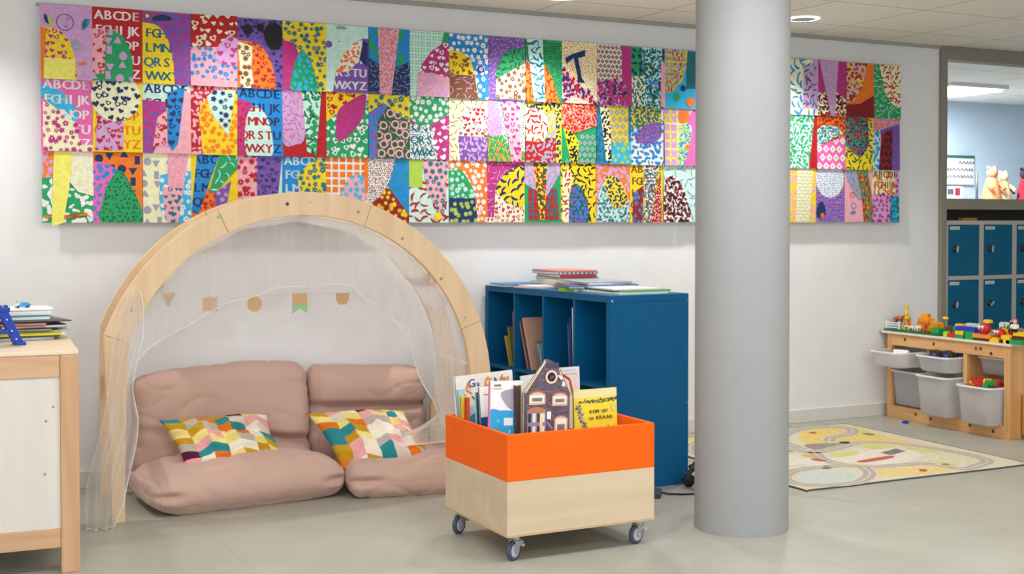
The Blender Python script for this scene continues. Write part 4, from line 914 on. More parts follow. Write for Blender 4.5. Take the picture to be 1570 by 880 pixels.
# stacks on top of the blue shelf  (lx, ly, w, d, t, rz, cover, pages, words)
TOPZ = SHt
stack = [
 # far end, against the wall
 ([(.10, 1.08, .26, .20, .006, 4, '#D8D8DC', 'thin grey magazine at the far end of the blue shelf, lowest'), (.11, 1.06, .26, .19, .007, -6, '#2E78AA', 'thin blue booklet on the grey magazine at the far end')]),
 ([(.13, .80, .27, .21, .006, 10, '#C9B8C0', 'thin lilac magazine nearest the front edge of the blue shelf'), (.14, .79, .26, .20, .006, -3, '#E6DEDC', 'cream booklet lying on the lilac magazine')]),
 ([(.30, .90, .30, .24, .014, 80, '#5C7C8E', 'slate blue book at the bottom of the tall stack'), (.30, .90, .31, .24, .012, 86, '#DCE4DC', 'pale green book second from the bottom of the tall stack'),
   (.31, .90, .30, .23, .014, 78, '#EDE6C8', 'cream spined book in the middle of the tall stack'), (.32, .89, .28, .23, .010, 92, '#7FA08C', 'sage green book in the tall stack'),
   (.31, .88, .30, .22, .014, 84, '#B01E22', 'bright red book near the top of the tall stack'), (.31, .90, .30, .24, .014, 88, '#6C8CA4', 'grey blue book just under the top of the tall stack'),
   (.31, .90, .31, .24, .007, 85, '#D4897E', 'salmon covered thin book topping the tall stack')]),
 ([(.26, .56, .36, .30, .010, 84, '#2A5A3E', 'dark green book at the bottom of the wide pile'), (.27, .55, .36, .30, .008, 90, '#8C6E64', 'brown book second in the wide pile'),
   (.28, .54, .38, .30, .011, 82, '#5476A0', 'steel blue book in the wide pile'), (.28, .56, .38, .29, .008, 88, '#E0DEE6', 'white magazine in the wide pile'),
   (.27, .55, .36, .28, .006, 80, '#A8ACB8', 'grey magazine topping the wide pile')]),
 ([(.22, .23, .40, .29, .009, 90, '#D5DED8', 'large pale grey book at the near end of the blue shelf, lowest'), (.27, .25, .38, .27, .008, 88, '#5E9A62', 'green covered book on the pale grey one at the near end'),
   (.24, .27, .36, .27, .006, 84, '#ECECEE', 'white magazine topping the near end pile')]),
 ([(.055, .42, .10, .10, .016, 20, '#7FA81E', 'small lime green booklet poking out at the front edge'), (.05, .395, .09, .08, .010, -12, '#1E4E9A', 'small dark blue booklet on the lime one')]),
]
for st_ in stack:
    z = TOPZ + .0005
    for (lx, ly, w, d, t, rz, cov, lab) in st_:
        def checks(o, w, d, t):
            if 'just under the top' in lab:
                mb = MB()
                for k in range(9): mb.box(-w / 2 - .0006, -d / 2 + .01 + k * d / 9, .002, -w / 2 - .0001, -d / 2 + .02 + k * d / 9, t - .002)
                mb.build('spine_print', mat('#DDE8F0', .5), o)
        book(w, d, t, cov, '#E8E2DA', lab, shw(lx, ly, z), (0, 0, R(rz) + R(3)), 'books lying on top of the blue shelf', art=checks)
        z += t + .0008
# spiral bound top book edge
sp = MB()
for k in range(10):
    p = shw(.36 - .0, .755, 0)
tag(MB().tube([shw(.455 + .012 * math.cos(a * .9), .80 + a * .004, TOPZ + .072 + .010 * math.sin(a * .9)) for a in range(0, 46)], .0018, 5).build('wire_binding', mat('#6E7A88', .4, 'plain', metal=.6)), 'loose coil of wire binding at the right edge of the tall stack', 'binding')
# books inside the cells: (cell, upper?, offset along cell, height, depth, thickness, lean, cover)
inb = [(0, 0, .18, .30, .22, .010, 0, '#8A8478', 'grey'), 
       (1, 1, .030, .355, .24, .012, 2, '#D9D9DE', 'white spined tall book beside the divider in the second upper cell'),
       (1, 1, .052, .30, .23, .010, 3, '#1E2E6A', 'navy tall book leaning in the second upper cell'), (1, 1, .070, .27, .22, .008, 4, '#3A5A8C', 'dull blue book leaning in the second upper cell'),
       (2, 1, .185, .28, .22, .012, 20, '#B0704E', 'terracotta book leaning in the third upper cell'), (2, 1, .165, .285, .22, .012, 20, '#4A3550', 'plum book leaning beside the terracotta one'),
       (2, 1, .145, .29, .21, .012, 20, '#C9A08A', 'tan book leaning in the third upper cell'), (2, 1, .045, .17, .20, .008, 24, '#6C7C88', 'small grey book slumped at the right of the third upper cell'), (2, 1, .025, .16, .20, .008, 24, '#A8B0B4', 'small pale book slumped beside the grey one'),
       (3, 1, .035, .30, .22, .010, 3, '#9C5A48', 'rust coloured book standing in the far upper cell'), (3, 1, .055, .22, .2, .010, 14, '#7A7A3A', 'olive book leaning in the far upper cell'), (3, 1, .085, .17, .2, .008, 20, '#C4A03A', 'mustard booklet leaning in the far upper cell')]
for (ci, up, off, hh, dd, tt, lean, cov, lab) in inb[1:]:
    y0 = cells[ci][0]; zb = .5065 if up else .0345
    # standing book, spine towards the open side
    mb = MB(); o = MB(); c = .002
    o.box(-dd / 2, 0, 0, dd / 2, c, hh).box(-dd / 2, tt - c, 0, dd / 2, tt, hh).box(-dd / 2, c, 0, -dd / 2 + c, tt - c, hh)
    ob = o.build('picture_book', mat(cov, .5)); MB().box(-dd / 2 + c, c, .003, dd / 2 - .003, tt - c, hh - .003).build('pages', mat('#E4DFD4', .8), ob)
    p = shw(.02 + dd / 2 + .01, y0 + off, zb + (math.sin(R(lean)) * 0.0)); ob.location = p; ob.rotation_euler = (R(-lean), 0, R(3.0))
    tag(ob, lab, 'book', 'books inside the blue shelf')
# pile lying in the nearest lower cell
z = .0350
rr = random.Random(5)
for k in range(22):
    t = rr.uniform(.010, .022); 
    if z + t > .475: break
    cov = rr.choice(['#C9C2B4', '#8E8478', '#D8D2CC', '#6A5E5A', '#B8A898', '#4C4448', '#E2DED8'])
    book(.225, .27, t, cov, '#DAD2C6', 'book in the pile filling the nearest lower cell of the blue shelf', shw(.15 + rr.uniform(-.01, .01), cells[0][0] + cw / 2, z), (0, 0, R(3 + rr.uniform(-1.5, 1.5))), 'books piled in the nearest lower cell')
    z += t + .0006
# ================================================================ BOOK CART
CT = empty('book_cart', (2.465, 4.535, 0), 0, 'square wheeled book cart with orange top and birch lower box', 'cart')
hx, hy = .330, .287; wt = .018
def ringbox(z0, z1, m, name):
    for nm, b in (('front', (-hx, -hy, z0, hx, -hy + wt, z1)), ('back', (-hx, hy - wt, z0, hx, hy, z1)), ('left', (-hx, -hy + wt + .0004, z0, -hx + wt, hy - wt - .0004, z1)), ('right', (hx - wt, -hy + wt + .0004, z0, hx, hy - wt - .0004, z1))):
        MB().box(*b).build(name, m, CT, .0015)
ringbox(.100, .312, M['ply'], 'birch_side_panel'); ringbox(.3125, .490, M['orange'], 'orange_side_panel')
e_ = MB()
for (a, b_, c, d) in ((-hx - .0006, -hy - .0008, hx + .0006, -hy), (-hx - .0008, -hy, -hx, hy)):
    e_.box(a, b_, .1001, c, d, .108)
e_.build('edge_banding', mat('#C7A983', .5), CT)
MB().box(-hx + wt, -hy + wt, .102, hx - wt, hy - wt, .118).build('base_board', M['ply'], CT)
MB().box(-hx + wt, -hy + wt, .29, hx - wt, hy - wt, .302).build('book_floor', M['ply'], CT)
def caster(x, y, ang):
    c = MB(); A = Matrix.Translation((x, y, 0)) @ Matrix.Rotation(R(ang), 4, 'Z')
    MB().box(-.03, -.03, .095, .03, .03, .0998, 0, A).lathe([(.012, .072), (.02, .074), (.02, .095)], (0, 0, 0), 16, 0, M=A).build('mounting_plate', M['chrome'], CT)
    w = MB().lathe([(.016, -.010), (.034, -.010), (.038, -.006), (.038, .006), (.034, .010), (.016, .010)], (-.012, 0, .038), 32, 0, 'Y', True, A).build('wheel', M['rubber'], CT)
    MB().lathe([(0, -.0125), (.022, -.0125), (.027, -.0105), (.027, .0105), (.022, .0125), (0, .0125)], (-.012, 0, .038), 28, 0, 'Y', True, A).build('hub', M['hub'], w)
    MB().lathe([(0, -.021), (.004, -.021), (.004, .021), (0, .021)], (-.012, 0, .038), 10, 0, 'Y', True, A).build('axle', M['chrome'], w)
    f = MB()
    for s in (-1, 1): f.prism([(-.022, .038), (-.012, .028), (-.002, .034), (.022, .074), (-.018, .078)], s * .016 - .0015, s * .016 + .0015, 'XZ', M=A)
    f.box(-.018, -.0175, .072, .022, .0175, .078, 0, A); fk = f.build('fork', mat('#A9AAAC', .45, 'plain', metal=.3), CT, .001)
    b_ = MB(); b_.box(.018, -.013, .052, .034, .013, .060, 0, A).box(.028, -.016, .046, .044, .016, .056, 0, A).tube([A @ Vector((.012, -.014, .066)), A @ Vector((.034, -.014, .066))], .0045, 8)
    b_.build('brake_pedal', mat('#BFC0C2', .4, 'plain', metal=.2), fk, .0015)
caster(-.27, -.235, 28); caster(.285, -.235, 20); caster(-.285, .235, 30); caster(.27, .235, 10)
# ---------------- books in the cart
def slab(name, P0, U, V, w, h, t, cover, lab, arts=(), pages='#EFEBE0', edge=None, outline=None):
    """book standing in the cart. P0 = top-left corner of its front cover, U to the right, V downwards, thickness goes behind"""
    U = Vector(U).normalized(); V = Vector(V); V = (V - U * V.dot(U)).normalized(); Nn = V.cross(U).normalized()   # Nn faces the camera side
    if Nn.y > 0: Nn = -Nn
    base = Vector(P0)
    Mx = Matrix(((U.x, Nn.x, -V.x, base.x), (U.y, Nn.y, -V.y, base.y), (U.z, Nn.z, -V.z, base.z), (0, 0, 0, 1)))
    ol = outline or [(0, -h), (w, -h), (w, 0), (0, 0)]
    sg = -1   # local y positive is towards the viewer
    o = MB().prism(ol, 0, -.002, 'XZ', 0).prism(ol, -t, -t + .002, 'XZ', 0)
    if outline is None: o.box(-.0004, -t, -h, .0022, 0, 0, 1)
    o = o.build(name, [mat(cover, .35, 'paper' if outline is None else 'plain'), mat(edge or cover, .4)])
    if outline is None:
        MB().box(.003, -t + .0022, -h + .003, w - .003, -.0022, -.003).build('pages', mat(pages, .8), o)
    else:
        cx = sum(p[0] for p in ol) / len(ol); cz = sum(p[1] for p in ol) / len(ol)
        MB().prism([(cx + (p[0] - cx) * .985, cz + (p[1] - cz) * .985) for p in ol], -t + .0022, -.0022, 'XZ').build('pages', mat(pages, .8), o)
    if arts:
        mb = MB(); keys = []; full = ccw([(0, -h), (w, -h), (w, 0), (0, 0)]) if outline is None else None
        for k, (pg, c) in enumerate(arts):
            if c not in keys: keys.append(c)
            pg = ccw(pg)
            if full: pg = clip(pg, full)
            if len(pg) > 2: mb.add([(p[0], .0003 + .00012 * k ** .5 * 2, p[1]) for p in pg], [list(range(len(pg)))], keys.index(c))
        mb.build('cover_print', [mat(c, .4) for c in keys], o)
    o.matrix_world = Mx
    return tag(o, lab, 'book', 'picture books standing in the orange cart')
def txt(s, x, z, h, c): return [(t, c) for t in text_tris(s, x, z, h)[0]]
def rect(x0, z0, x1, z1, c): return ([(x0, z0), (x1, z0), (x1, z1), (x0, z1)], c)
def line(pts, w, c):
    out = []
    for (a, b_) in zip(pts, pts[1:]):
        d = Vector((b_[0] - a[0], b_[1] - a[1])).normalized(); n = (-d.y * w / 2, d.x * w / 2)
        out.append(([(a[0] + n[0], a[1] + n[1]), (a[0] - n[0], a[1] - n[1]), (b_[0] - n[0], b_[1] - n[1]), (b_[0] + n[0], b_[1] + n[1])], c))
    return out
rnd = random.Random(11)
# yellow book "kom uit die kraan"
A_ = [rect(0, -.034, .24, 0, '#E9E3A2')]
A_ += line([(.02, -.052), (.22, -.040)], .005, '#6E7440')
for i in range(26): A_.append((blob((.03 + i * .0075, -.049 + rnd.uniform(-.005, .007)), rnd.uniform(.003, .006), rnd), rnd.choice(['#4C5A34', '#8A8C4C', '#2E3A2C'])))
for i in range(60):
    z = -.06 - i * .0018; A_.append((blob((.012 + .020 * (1 - math.cos(i * .02)) + rnd.uniform(-.004, .018) + i * .0004, z), rnd.uniform(.003, .007), rnd), rnd.choice(['#7E8C58', '#3C4A3A', '#A6A8A0', '#5C6E8A', '#C8C8B4'])))
A_ += txt('KOM  UIT', .074, -.098, .0135, '#2E2A14') + txt('DIE', .070, -.124, .011, '#6A5E1E') + txt('KRAAN', .104, -.124, .0145, '#2E2A14')
A_.append((blob((.185, -.075), .014, rnd), '#DDD47A'))
for i in range(2): A_ += line([(.155, -.150), (.165, -.158)], .003, '#4C481E')
slab('picture_book', (2.548, 4.47, .607), (1, 0, .008), (.20, -.03, -1), .205, .235, .010, '#F2DE3A', 'bright yellow picture book titled kom uit die kraan in the orange cart', A_, edge='#8C9A2C')
# house shaped book
ol = [(0, -.30), (.205, -.30), (.205, -.128), (.197, -.108), (.182, -.095), (.176, -.075), (.162, -.060), (.155, -.035), (.150, -.012), (.132, .0), (.105, .012), (.092, .010), (.088, -.004), (.062, -.035), (.040, -.062), (.018, -.095), (0, -.118)]
H = []
for r_ in range(34):
    z = -.005 - r_ * .0088
    for c_ in range(12):
        x = .002 + c_ * .0175 + (.0087 if r_ % 2 else 0); q = clip(ccw([(x, z), (x + .0155, z), (x + .0155, z - .0068), (x, z - .0068)]), ccw([(.006, -.30), (.199, -.30), (.199, -.125), (.150, -.035), (.120, -.002), (.095, -.004), (.055, -.055), (.006, -.122)]))
        if len(q) > 2: H.append((q, rnd.choice(['#6F6574', '#5E5666', '#7B6E7C', '#695E6C'])))
def hwin(x, z, w, h, arch_=True):
    o = []
    if arch_: o.append(([(x + w * .5 + w * .62 * math.cos(a * PI / 8), z + w * .30 * math.sin(a * PI / 8)) for a in range(9)], '#B86A48'))
    if arch_: o.append(([(x + w * .5 + w * .46 * math.cos(a * PI / 8), z + w * .18 * math.sin(a * PI / 8)) for a in range(9)], '#D8C4BC'))
    o.append(rect(x - .006, z - h - .008, x + w + .006, z + .001, '#E0B490')); o.append(rect(x, z - h, x + w, z, '#EFE9E6')); o.append(rect(x + w * .12, z - h * .85, x + w * .88, z - h * .35, '#9C8A86'))
    o.append(rect(x + w * .25, z - h * .75, x + w * .75, z - h * .45, '#6A7A58')); return o
H += [(star((.118, -.058), .030, 8, .03, 0), '#C9714C'), (star((.118, -.058), .025, 8, 0, 0), '#F0E6DE'), (star((.118, -.058), .019, 8, 0, 0), '#17121A'), (blob((.120, -.058), .008, rnd), '#6A4A4A')]
H += hwin(.024, -.128, .062, .030) + hwin(.128, -.135, .058, .030)
H += [rect(.012, -.30, .095, -.195, '#8E88A0')] + [rect(.016 + i * .020, -.235, .029 + i * .020, -.200, c) for i, c in enumerate(('#3A3038', '#E8E4EA', '#3A3038', '#E8E4EA'))] + [rect(.016 + i * .020, -.29, .029 + i * .020, -.250, c) for i, c in enumerate(('#3A3038', '#E8E4EA', '#3A3038', '#E8E4EA'))]
H += [([(.052 + .044 * math.cos(a * PI / 8), -.195 + .020 * math.sin(a * PI / 8)) for a in range(9)], '#C0785A'), rect(.100, -.225, .118, -.195, '#F2F0F0'), rect(.068, -.29, .080, -.20, '#F0D8A0')]
H += hwin(.140, -.225, .048, .060) + line([(.100, -.235), (.125, -.262)], .004, '#A8A4B0') + line([(.002, -.118), (.090, .004)], .006, '#E8C8A4') + line([(.204, -.130), (.152, -.020)], .004, '#8E7070')
H += [rect(.098, -.018, .150, -.002, '#4A4450'), (blob((.158, -.060), .010, rnd), '#F0E4DA'), (blob((.172, -.088), .009, rnd), '#E8E0E4')]
slab('house_shaped_book', (2.292, 4.405, .740), (1, .0, -.03), (.02, -.02, -1), .205, .30, .016, '#5E5668', 'tall gable-shaped board book printed with a purple brick house front', H, outline=ol, pages='#D8C8A8')
# two books whose brown and cream spines stand left of the house book
slab('picture_book', (2.268, 4.43, .648), (1, .05, 0), (.02, 0, -1), .018, .24, .16, '#4E3A34', 'dark brown spined book squeezed left of the house book', pages='#E4D8C0')
slab('picture_book', (2.288, 4.43, .652), (1, .05, 0), (.02, 0, -1), .010, .24, .16, '#E8DFC4', 'thin cream spined book touching the left of the house book')
# white book with blue water and grey animal, pink spine
B_ = [rect(.008, -.05, .2, -.20, '#F2F2F4'), (sm_poly([(.05, -.045), (.12, -.03), (.16, -.05), (.16, -.14), (.10, -.115), (.07, -.09)]), '#A7A4B2'), (sm_poly([(.0, -.118), (.05, -.115), (.10, -.118), (.16, -.14), (.2, -.26), (.0, -.26)]), '#2FA8E0'),
      rect(.065, -.145, .105, -.175, '#E6F0F6'), (blob((.09, -.20), .006, rnd), '#8CD4F0'), (blob((.04, -.155), .006, rnd), '#7FCCF0'), rect(.02, -.020, .050, -.012, '#7C7470'), rect(.012, -.030, .055, -.0275, '#C05A5A'), rect(0, -.26, .004, 0, '#E07AA8')]
slab('picture_book', (2.162, 4.455, .668), (1, 0, -.03), (.36, -.02, -1), .145, .26, .010, '#F1EFEF', 'white book with bright blue water and grey animal, pink spine edge', B_, edge='#E07AA8')
# white book with orange dashes
C_ = line([(.018, -.030), (.060, -.034)], .005, '#D8762E') + line([(.035, -.085), (.062, -.078)], .006, '#D8762E') + [rect(0, -.24, .2, -.12, '#1C4E9E'), rect(0, -.24, .2, -.185, '#151E4A'), rect(.07, -.0, .2, -.2, '#E6E4E8')]
slab('picture_book', (2.158, 4.545, .634), (1, 0, .05), (.45, -.02, -1), .13, .27, .009, '#EFEDEC', 'white book with orange dashes above a navy band', C_, edge='#8E8A88')
# teal and yellow thin books further left
slab('picture_book', (2.166, 4.59, .608), (1, .1, .02), (.40, 0, -1), .05, .25, .010, '#14606C', 'thin dark teal book leaning left of the dash-marked book', edge='#9CC8E0')
slab('picture_book', (2.192, 4.56, .598), (1, .1, .02), (.40, 0, -1), .05, .24, .008, '#C9AE2C', 'thin mustard yellow book leaning beside the teal one')
# big white book with handwritten title
D_ = txt('G', .060, -.050, .034, '#4656A0') + txt('ra', .084, -.048, .022, '#4656A0') + line([(.048, -.058), (.058, -.028), (.066, -.056)], .006, '#E8843A') + line([(.036, -.075), (.046, -.088)], .006, '#D8762E') + line([(.05, -.06), (.075, -.078)], .006, '#E8843A')
D_ += line([(.135, -.052), (.14, -.024), (.152, -.016), (.16, -.03)], .006, '#F08A20') + line([(.180, -.02), (.192, -.036)], .004, '#3A3A44') + line([(.205, -.036), (.220, -.012)], .006, '#E8843A') + txt('G', .136, -.055, .036, '#F2A24A') + txt('e', .180, -.038, .018, '#4A4450') + txt('les', .215, -.038, .022, '#C8742E')
D_ += [(sm_poly([(.05, -.14), (.12, -.12), (.14, -.18), (.06, -.2)]), '#BFD2E2'), (sm_poly([(.06, -.17), (.11, -.16), (.1, -.22), (.06, -.22)]), '#3A8CC4')] + line([(.072, -.088), (.11, -.125)], .005, '#4A3A48') + [(blob((.10, -.115), .010, rnd), '#E8C24A')]
slab('picture_book', (2.156, 4.775, .650), (1, 0, .060), (.26, 0, -1), .268, .30, .012, '#EFE8E4', 'large cream-white book with handwritten blue and orange title', D_, edge='#F4F0EA')
# small books at the left end
slab('picture_book', (2.156, 4.745, .600), (1, 0, 0), (.16, 0, -1), .03, .22, .010, '#A8D0DC', 'pale blue book at the left end of the cart')
slab('picture_book', (2.158, 4.72, .578), (1, 0, 0), (.18, 0, -1), .03, .22, .008, '#E8C84A', 'yellow book at the left end of the cart')
slab('picture_book', (2.172, 4.705, .572), (1, 0, 0), (.18, 0, -1), .02, .22, .008, '#D8542A', 'thin orange-red book at the left end of the cart')
# back row
E_ = [rect(.018, -.028, .166, -.2, '#E6DAD4')] + line([(.055, -.03), (.075, -.06), (.078, -.12)], .009, '#D0482A') + line([(.095, -.03), (.130, -.055), (.142, -.12)], .010, '#C83C22') + line([(.100, -.035), (.128, -.048)], .006, '#7C2A1C') + line([(.035, -.03), (.03, -.12)], .008, '#E07A5A')
E_ += [rect(.02, -.016, .16, -.010, '#C8CCDA')] + line([(.018, -.028), (.166, -.028)], .002, '#C85A48')
slab('picture_book', (2.530, 4.70, .672), (1, 0, .01), (.14, -.04, -1), .178, .26, .010, '#E4E2EA', 'grey-white book with red branching lines behind the yellow one', E_)
slab('picture_book', (2.395, 4.64, .655), (1, 0, .08), (.1, -.04, -1), .16, .26, .010, '#E2E0DE', 'plain white book between the large title book and the house book')

# ================================================================ LEFT CABINET
LC = empty('wooden_cabinet', (.683, 4.880, 0), R(-4), 'low beech-framed cabinet with whitewashed panel at the left edge', 'cabinet')
# local: x negative to the left, y into the room's depth
Lw, Ld, Lh = 1.20, .80, .822; pw = .066
for (x, y) in ((-pw, 0), (-Lw, 0), (-pw, Ld - pw), (-Lw, Ld - pw)):
    MB().box(x, y, 0, x + pw, y + pw, Lh - .016).build('corner_post', M['beech'], LC, .003)
MB().box(-Lw, 0, Lh - .0155, 0, Ld, Lh).build('top_board', wood('pale_top', '#E8CFAE', '#F1DDC2', 'X', .3, .45), LC, .003)
zt0, zt1, zb0, zb1 = .725, Lh - .016, .095, .165
for (y0, y1) in ((.004, .026), (Ld - .03, Ld - .008)):
    MB().box(-Lw + pw + .0005, y0, zt0, -pw - .0005, y1, zt1).build('top_rail', M['beech_x'], LC, .002)
    MB().box(-Lw + pw + .0005, y0, zb0, -pw - .0005, y1, zb1).build('bottom_rail', M['beech_x'], LC, .002)
    MB().box(-Lw + pw + .0005, y0 + .006, zb1 + .0005, -pw - .0005, y1 - .004, zt0 - .0005).build('panel', M['whitewash'], LC)
for x0 in (-Lw + .02, -.042):
    MB().box(x0, pw + .0005, zb0, x0 + .022, Ld - pw - .0005, zt1).build('side_panel', M['whitewash'], LC)
MB().box(-Lw + .03, .03, zb0, -.03, Ld - .03, zb0 + .015).build('bottom_board', M['whitewash'], LC)
for (x, z) in ((-.115, .565), (-.12, .37), (-.07 - .02, .615)):
    MB().lathe([(0, -.002), (.004, -.002), (.005, 0)], (x, .010, z), 12, 0, 'Y').build('nail_head', mat('#A89C8C', .5), LC)
def lcw(lx, ly, z):
    c, s = math.cos(R(-4)), math.sin(R(-4)); return (.683 + lx * c - ly * s, 4.88 + lx * s + ly * c, z)
z = Lh + .0005
for (lx, ly, w, d, t, rz, cov, pg, lab) in [
    (-.20, .56, .26, .20, .012, 4, '#8C98A0', '#D4D8DA', 'grey book at the bottom of the pile on the wooden cabinet'), (-.16, .57, .25, .20, .004, -6, '#1C1A22', '#26242A', 'black folder low in the pile on the cabinet'),
    (-.19, .56, .30, .21, .011, 2, '#D4C82A', '#E4D83A', 'yellow-green book low in the cabinet pile'), (-.13, .58, .24, .19, .006, 8, '#B8D0C0', '#DCE6DC', 'mint booklet sticking out right in the cabinet pile'),
    (-.20, .56, .26, .20, .009, -3, '#2E3E2E', '#D8C8A8', 'dark green book in the middle of the cabinet pile'), (-.15, .57, .25, .19, .013, 5, '#1E1A28', '#E8DCCC', 'black spined book in the middle of the cabinet pile'),
    (-.22, .56, .26, .20, .008, -4, '#C86A44', '#E8D0B8', 'orange-brown book above the middle of the cabinet pile'), (-.14, .58, .26, .19, .004, 10, '#2C3440', '#3A4450', 'thin dark slate magazine sticking out right'),
    (-.18, .56, .28, .20, .006, 3, '#5A5A64', '#C4C4CC', 'grey magazine near the top of the cabinet pile'), (-.20, .56, .24, .20, .016, 0, '#2E8CA0', '#DCE4E8', 'teal book near the top of the cabinet pile')]:
    book(w, d, t, cov, pg, lab, lcw(lx, ly, z), (0, 0, R(rz)), 'books piled on the wooden cabinet'); z += t + .0008
sb = empty('white_tray', lcw(-.20, .57, z), R(2), 'shallow white lidded tray topping the pile on the wooden cabinet', 'tray')
def rrect(hx_, hy_, r, n=5): return [(sx * (hx_ - r) + r * math.cos(a), sy * (hy_ - r) + r * math.sin(a)) for sx, sy, a0 in ((1, 1, 0), (-1, 1, 90), (-1, -1, 180), (1, -1, 270)) for a in [R(a0 + 90 * i / n) for i in range(n + 1)]]
MB().prism(rrect(.13, .095, .02), 0, .020, 'XY', 0, True).build('body', mat('#ECECEC', .5), sb, .003)
MB().prism(rrect(.135, .10, .022), .0205, .028, 'XY', 0, True).build('lid', mat('#F4F4F4', .45), sb, .002)
zt = z + .0285
g = empty('toy_car', lcw(-.17, .56, zt), R(15), 'small blue and white toy lying on the white tray', 'toy')
MB().prism([(-.02, .004), (.022, .004), (.026, .012), (.012, .020), (-.008, .022), (-.022, .014)], -.011, .011, 'XZ').build('body', mat('#2A9AE0', .35), g, .002)
MB().prism([(-.038, .004), (-.0205, .004), (-.022, .020), (-.034, .018)], -.010, .010, 'XZ').build('cab', mat('#ECECEC', .4), g, .002)
MB().tube([(-.030, 0, .0185), (-.028, 0, .030)], .004, 8).build('chimney', mat('#9CC88A', .5), g)
for xx in (-.028, .012): MB().lathe([(0, -.013), (.005, -.013), (.005, .013), (0, .013)], (xx, 0, .005), 14, 0, 'Y').build('wheel', mat('#3A3A44', .5), g)
# blue letter A shaped brick-toy stand
BA = empty('blue_letter_toy', lcw(-.262, .30, Lh), R(2), 'dark blue plastic A-shaped toy tower with studs at the left edge', 'toy')
bm_ = mat('#1238A8', .35, 'plain')
def bar(p, q, w, t, y0, nm, m):
    p, q = Vector((p[0], 0, p[1])), Vector((q[0], 0, q[1])); d = q - p; n = Vector((-d.z, 0, d.x)).normalized() * w / 2
    return MB().prism([(a.x, a.z) for a in (p - n, q - n, q + n, p + n)], y0, y0 + t, 'XZ').build(nm, m, BA, .002)
for yy in (-.03, .018):
    bar((-.085, .006), (-.03, .135), .034, .012, yy, 'leg', bm_); bar((.062, .006), (.004, .135), .034, .012, yy, 'leg', bm_)
    bar((-.06, .052), (.04, .052), .016, .012, yy, 'cross_bar', bm_)
MB().box(-.055, -.034, .128, .030, .034, .146).build('top_block', bm_, BA, .002)
mb = MB()
for i in range(4):
    for j in (-1, 1): mb.lathe([(.007, 0), (.007, .007), (0, .007)], (-.044 + i * .021, j * .014, .146), 12)
mb.build('studs', bm_, BA)
for sx in (-.09, .067): MB().box(sx - .018, -.038, 0, sx + .02, .038, .012).build('foot', bm_, BA, .002)
mb = MB()
for (x, z_) in ((.018, .100), (.036, .056), (.052, .024), (-.05, .09), (-.068, .04)): mb.lathe([(0, -.0335), (.004, -.0335), (.004, -.029)], (x, 0, z_), 10, 0, 'Y')
mb.build('pegs', mat('#B8C8E8', .4), BA)

# ================================================================ RUG
RC = dict(yellow='#D9BE6C', road='#ADA196', line='#CFC7B8', grey='#8E867C', black='#23211F', white='#D6CEC0', lime='#C9C478', blue='#BFC4BE', peach='#D9BE82', red='#C0533A', orange='#DFA04A', green='#6E7E4A', base='#CFC5A8', edge='#4A4A50')
rb = sm_poly([(4.06, 4.75), (4.7, 4.74), (5.42, 4.73), (5.50, 4.80), (5.53, 5.5), (5.54, 6.14), (5.48, 6.22), (4.7, 6.23), (4.08, 6.24), (4.0, 6.18), (3.99, 5.5), (3.99, 4.82)], 6)
cxr, cyr = 4.765, 5.485
def sc_(p, k): return (cxr + (p[0] - cxr) * k, cyr + (p[1] - cyr) * k)
rug = MB(); rkeys = list(RC); RI = {k: i for i, k in enumerate(rkeys)}
rug.prism(rb, .0, .006, 'XY', RI['edge']); lev = [.0062]
def patch(pts, c, smooth=True):
    pts = sm_poly(pts, 4) if smooth and len(pts) > 2 else pts
    rug.add([(p[0], p[1], lev[0]) for p in pts], [list(range(len(pts)))], RI[c]); lev[0] += .00005
def road(pts, w):
    # open smooth path drawn as a ribbon with a pale centre line
    P = []; k = len(pts)
    for i in range(k - 1):
        p0, p1, p2, p3 = pts[max(i - 1, 0)], pts[i], pts[i + 1], pts[min(i + 2, k - 1)]
        for j in range(5):
            t = j / 5; P.append(Vector([.5 * ((2 * p1[a]) + (-p0[a] + p2[a]) * t + (2 * p0[a] - 5 * p1[a] + 4 * p2[a] - p3[a]) * t * t + (-p0[a] + 3 * p1[a] - 3 * p2[a] + p3[a]) * t ** 3) for a in (0, 1)]))
    P.append(Vector(pts[-1]))
    for ww, c in ((w * 1.25, 'line'), (w, 'road'), (w * .12, 'line')):
        vs = []
        for i, p in enumerate(P):
            d = (P[min(i + 1, len(P) - 1)] - P[max(i - 1, 0)]).normalized(); n = Vector((-d.y, d.x)) * ww / 2
            vs += [(p.x + n.x, p.y + n.y, lev[0]), (p.x - n.x, p.y - n.y, lev[0])]
        rug.add(vs, [(2 * i, 2 * i + 1, 2 * i + 3, 2 * i + 2) for i in range(len(P) - 1)], RI[c]); lev[0] += .00005
patch([sc_(p, .985) for p in rb], 'base', False)
patch([(4.97, 5.98), (5.2, 6.16), (5.42, 6.14), (5.48, 6.0), (5.42, 5.78), (5.40, 5.50), (5.18, 5.63), (5.05, 5.70), (4.83, 5.72)], 'yellow')
patch([(4.1, 6.15), (4.6, 6.15), (4.7, 5.9), (4.4, 5.7), (4.1, 5.8)], 'yellow'); patch([(4.2, 5.6), (4.5, 5.65), (4.45, 5.3), (4.15, 5.3)], 'white')
patch([(4.79, 5.72), (4.93, 5.71), (5.05, 5.64), (4.88, 5.50), (4.74, 5.54)], 'grey'); patch([(4.50, 5.80), (4.62, 5.72), (4.60, 5.58), (4.48, 5.62)], 'grey')
patch([(4.60, 5.26), (4.75, 5.38), (5.10, 5.42), (5.22, 5.34), (5.10, 5.12), (4.80, 5.06)], 'white'); patch([(4.74, 5.44), (4.90, 5.44), (4.88, 5.36), (4.7, 5.33)], 'lime'); patch([(5.05, 5.56), (5.2, 5.58), (5.22, 5.44), (5.06, 5.44)], 'lime')
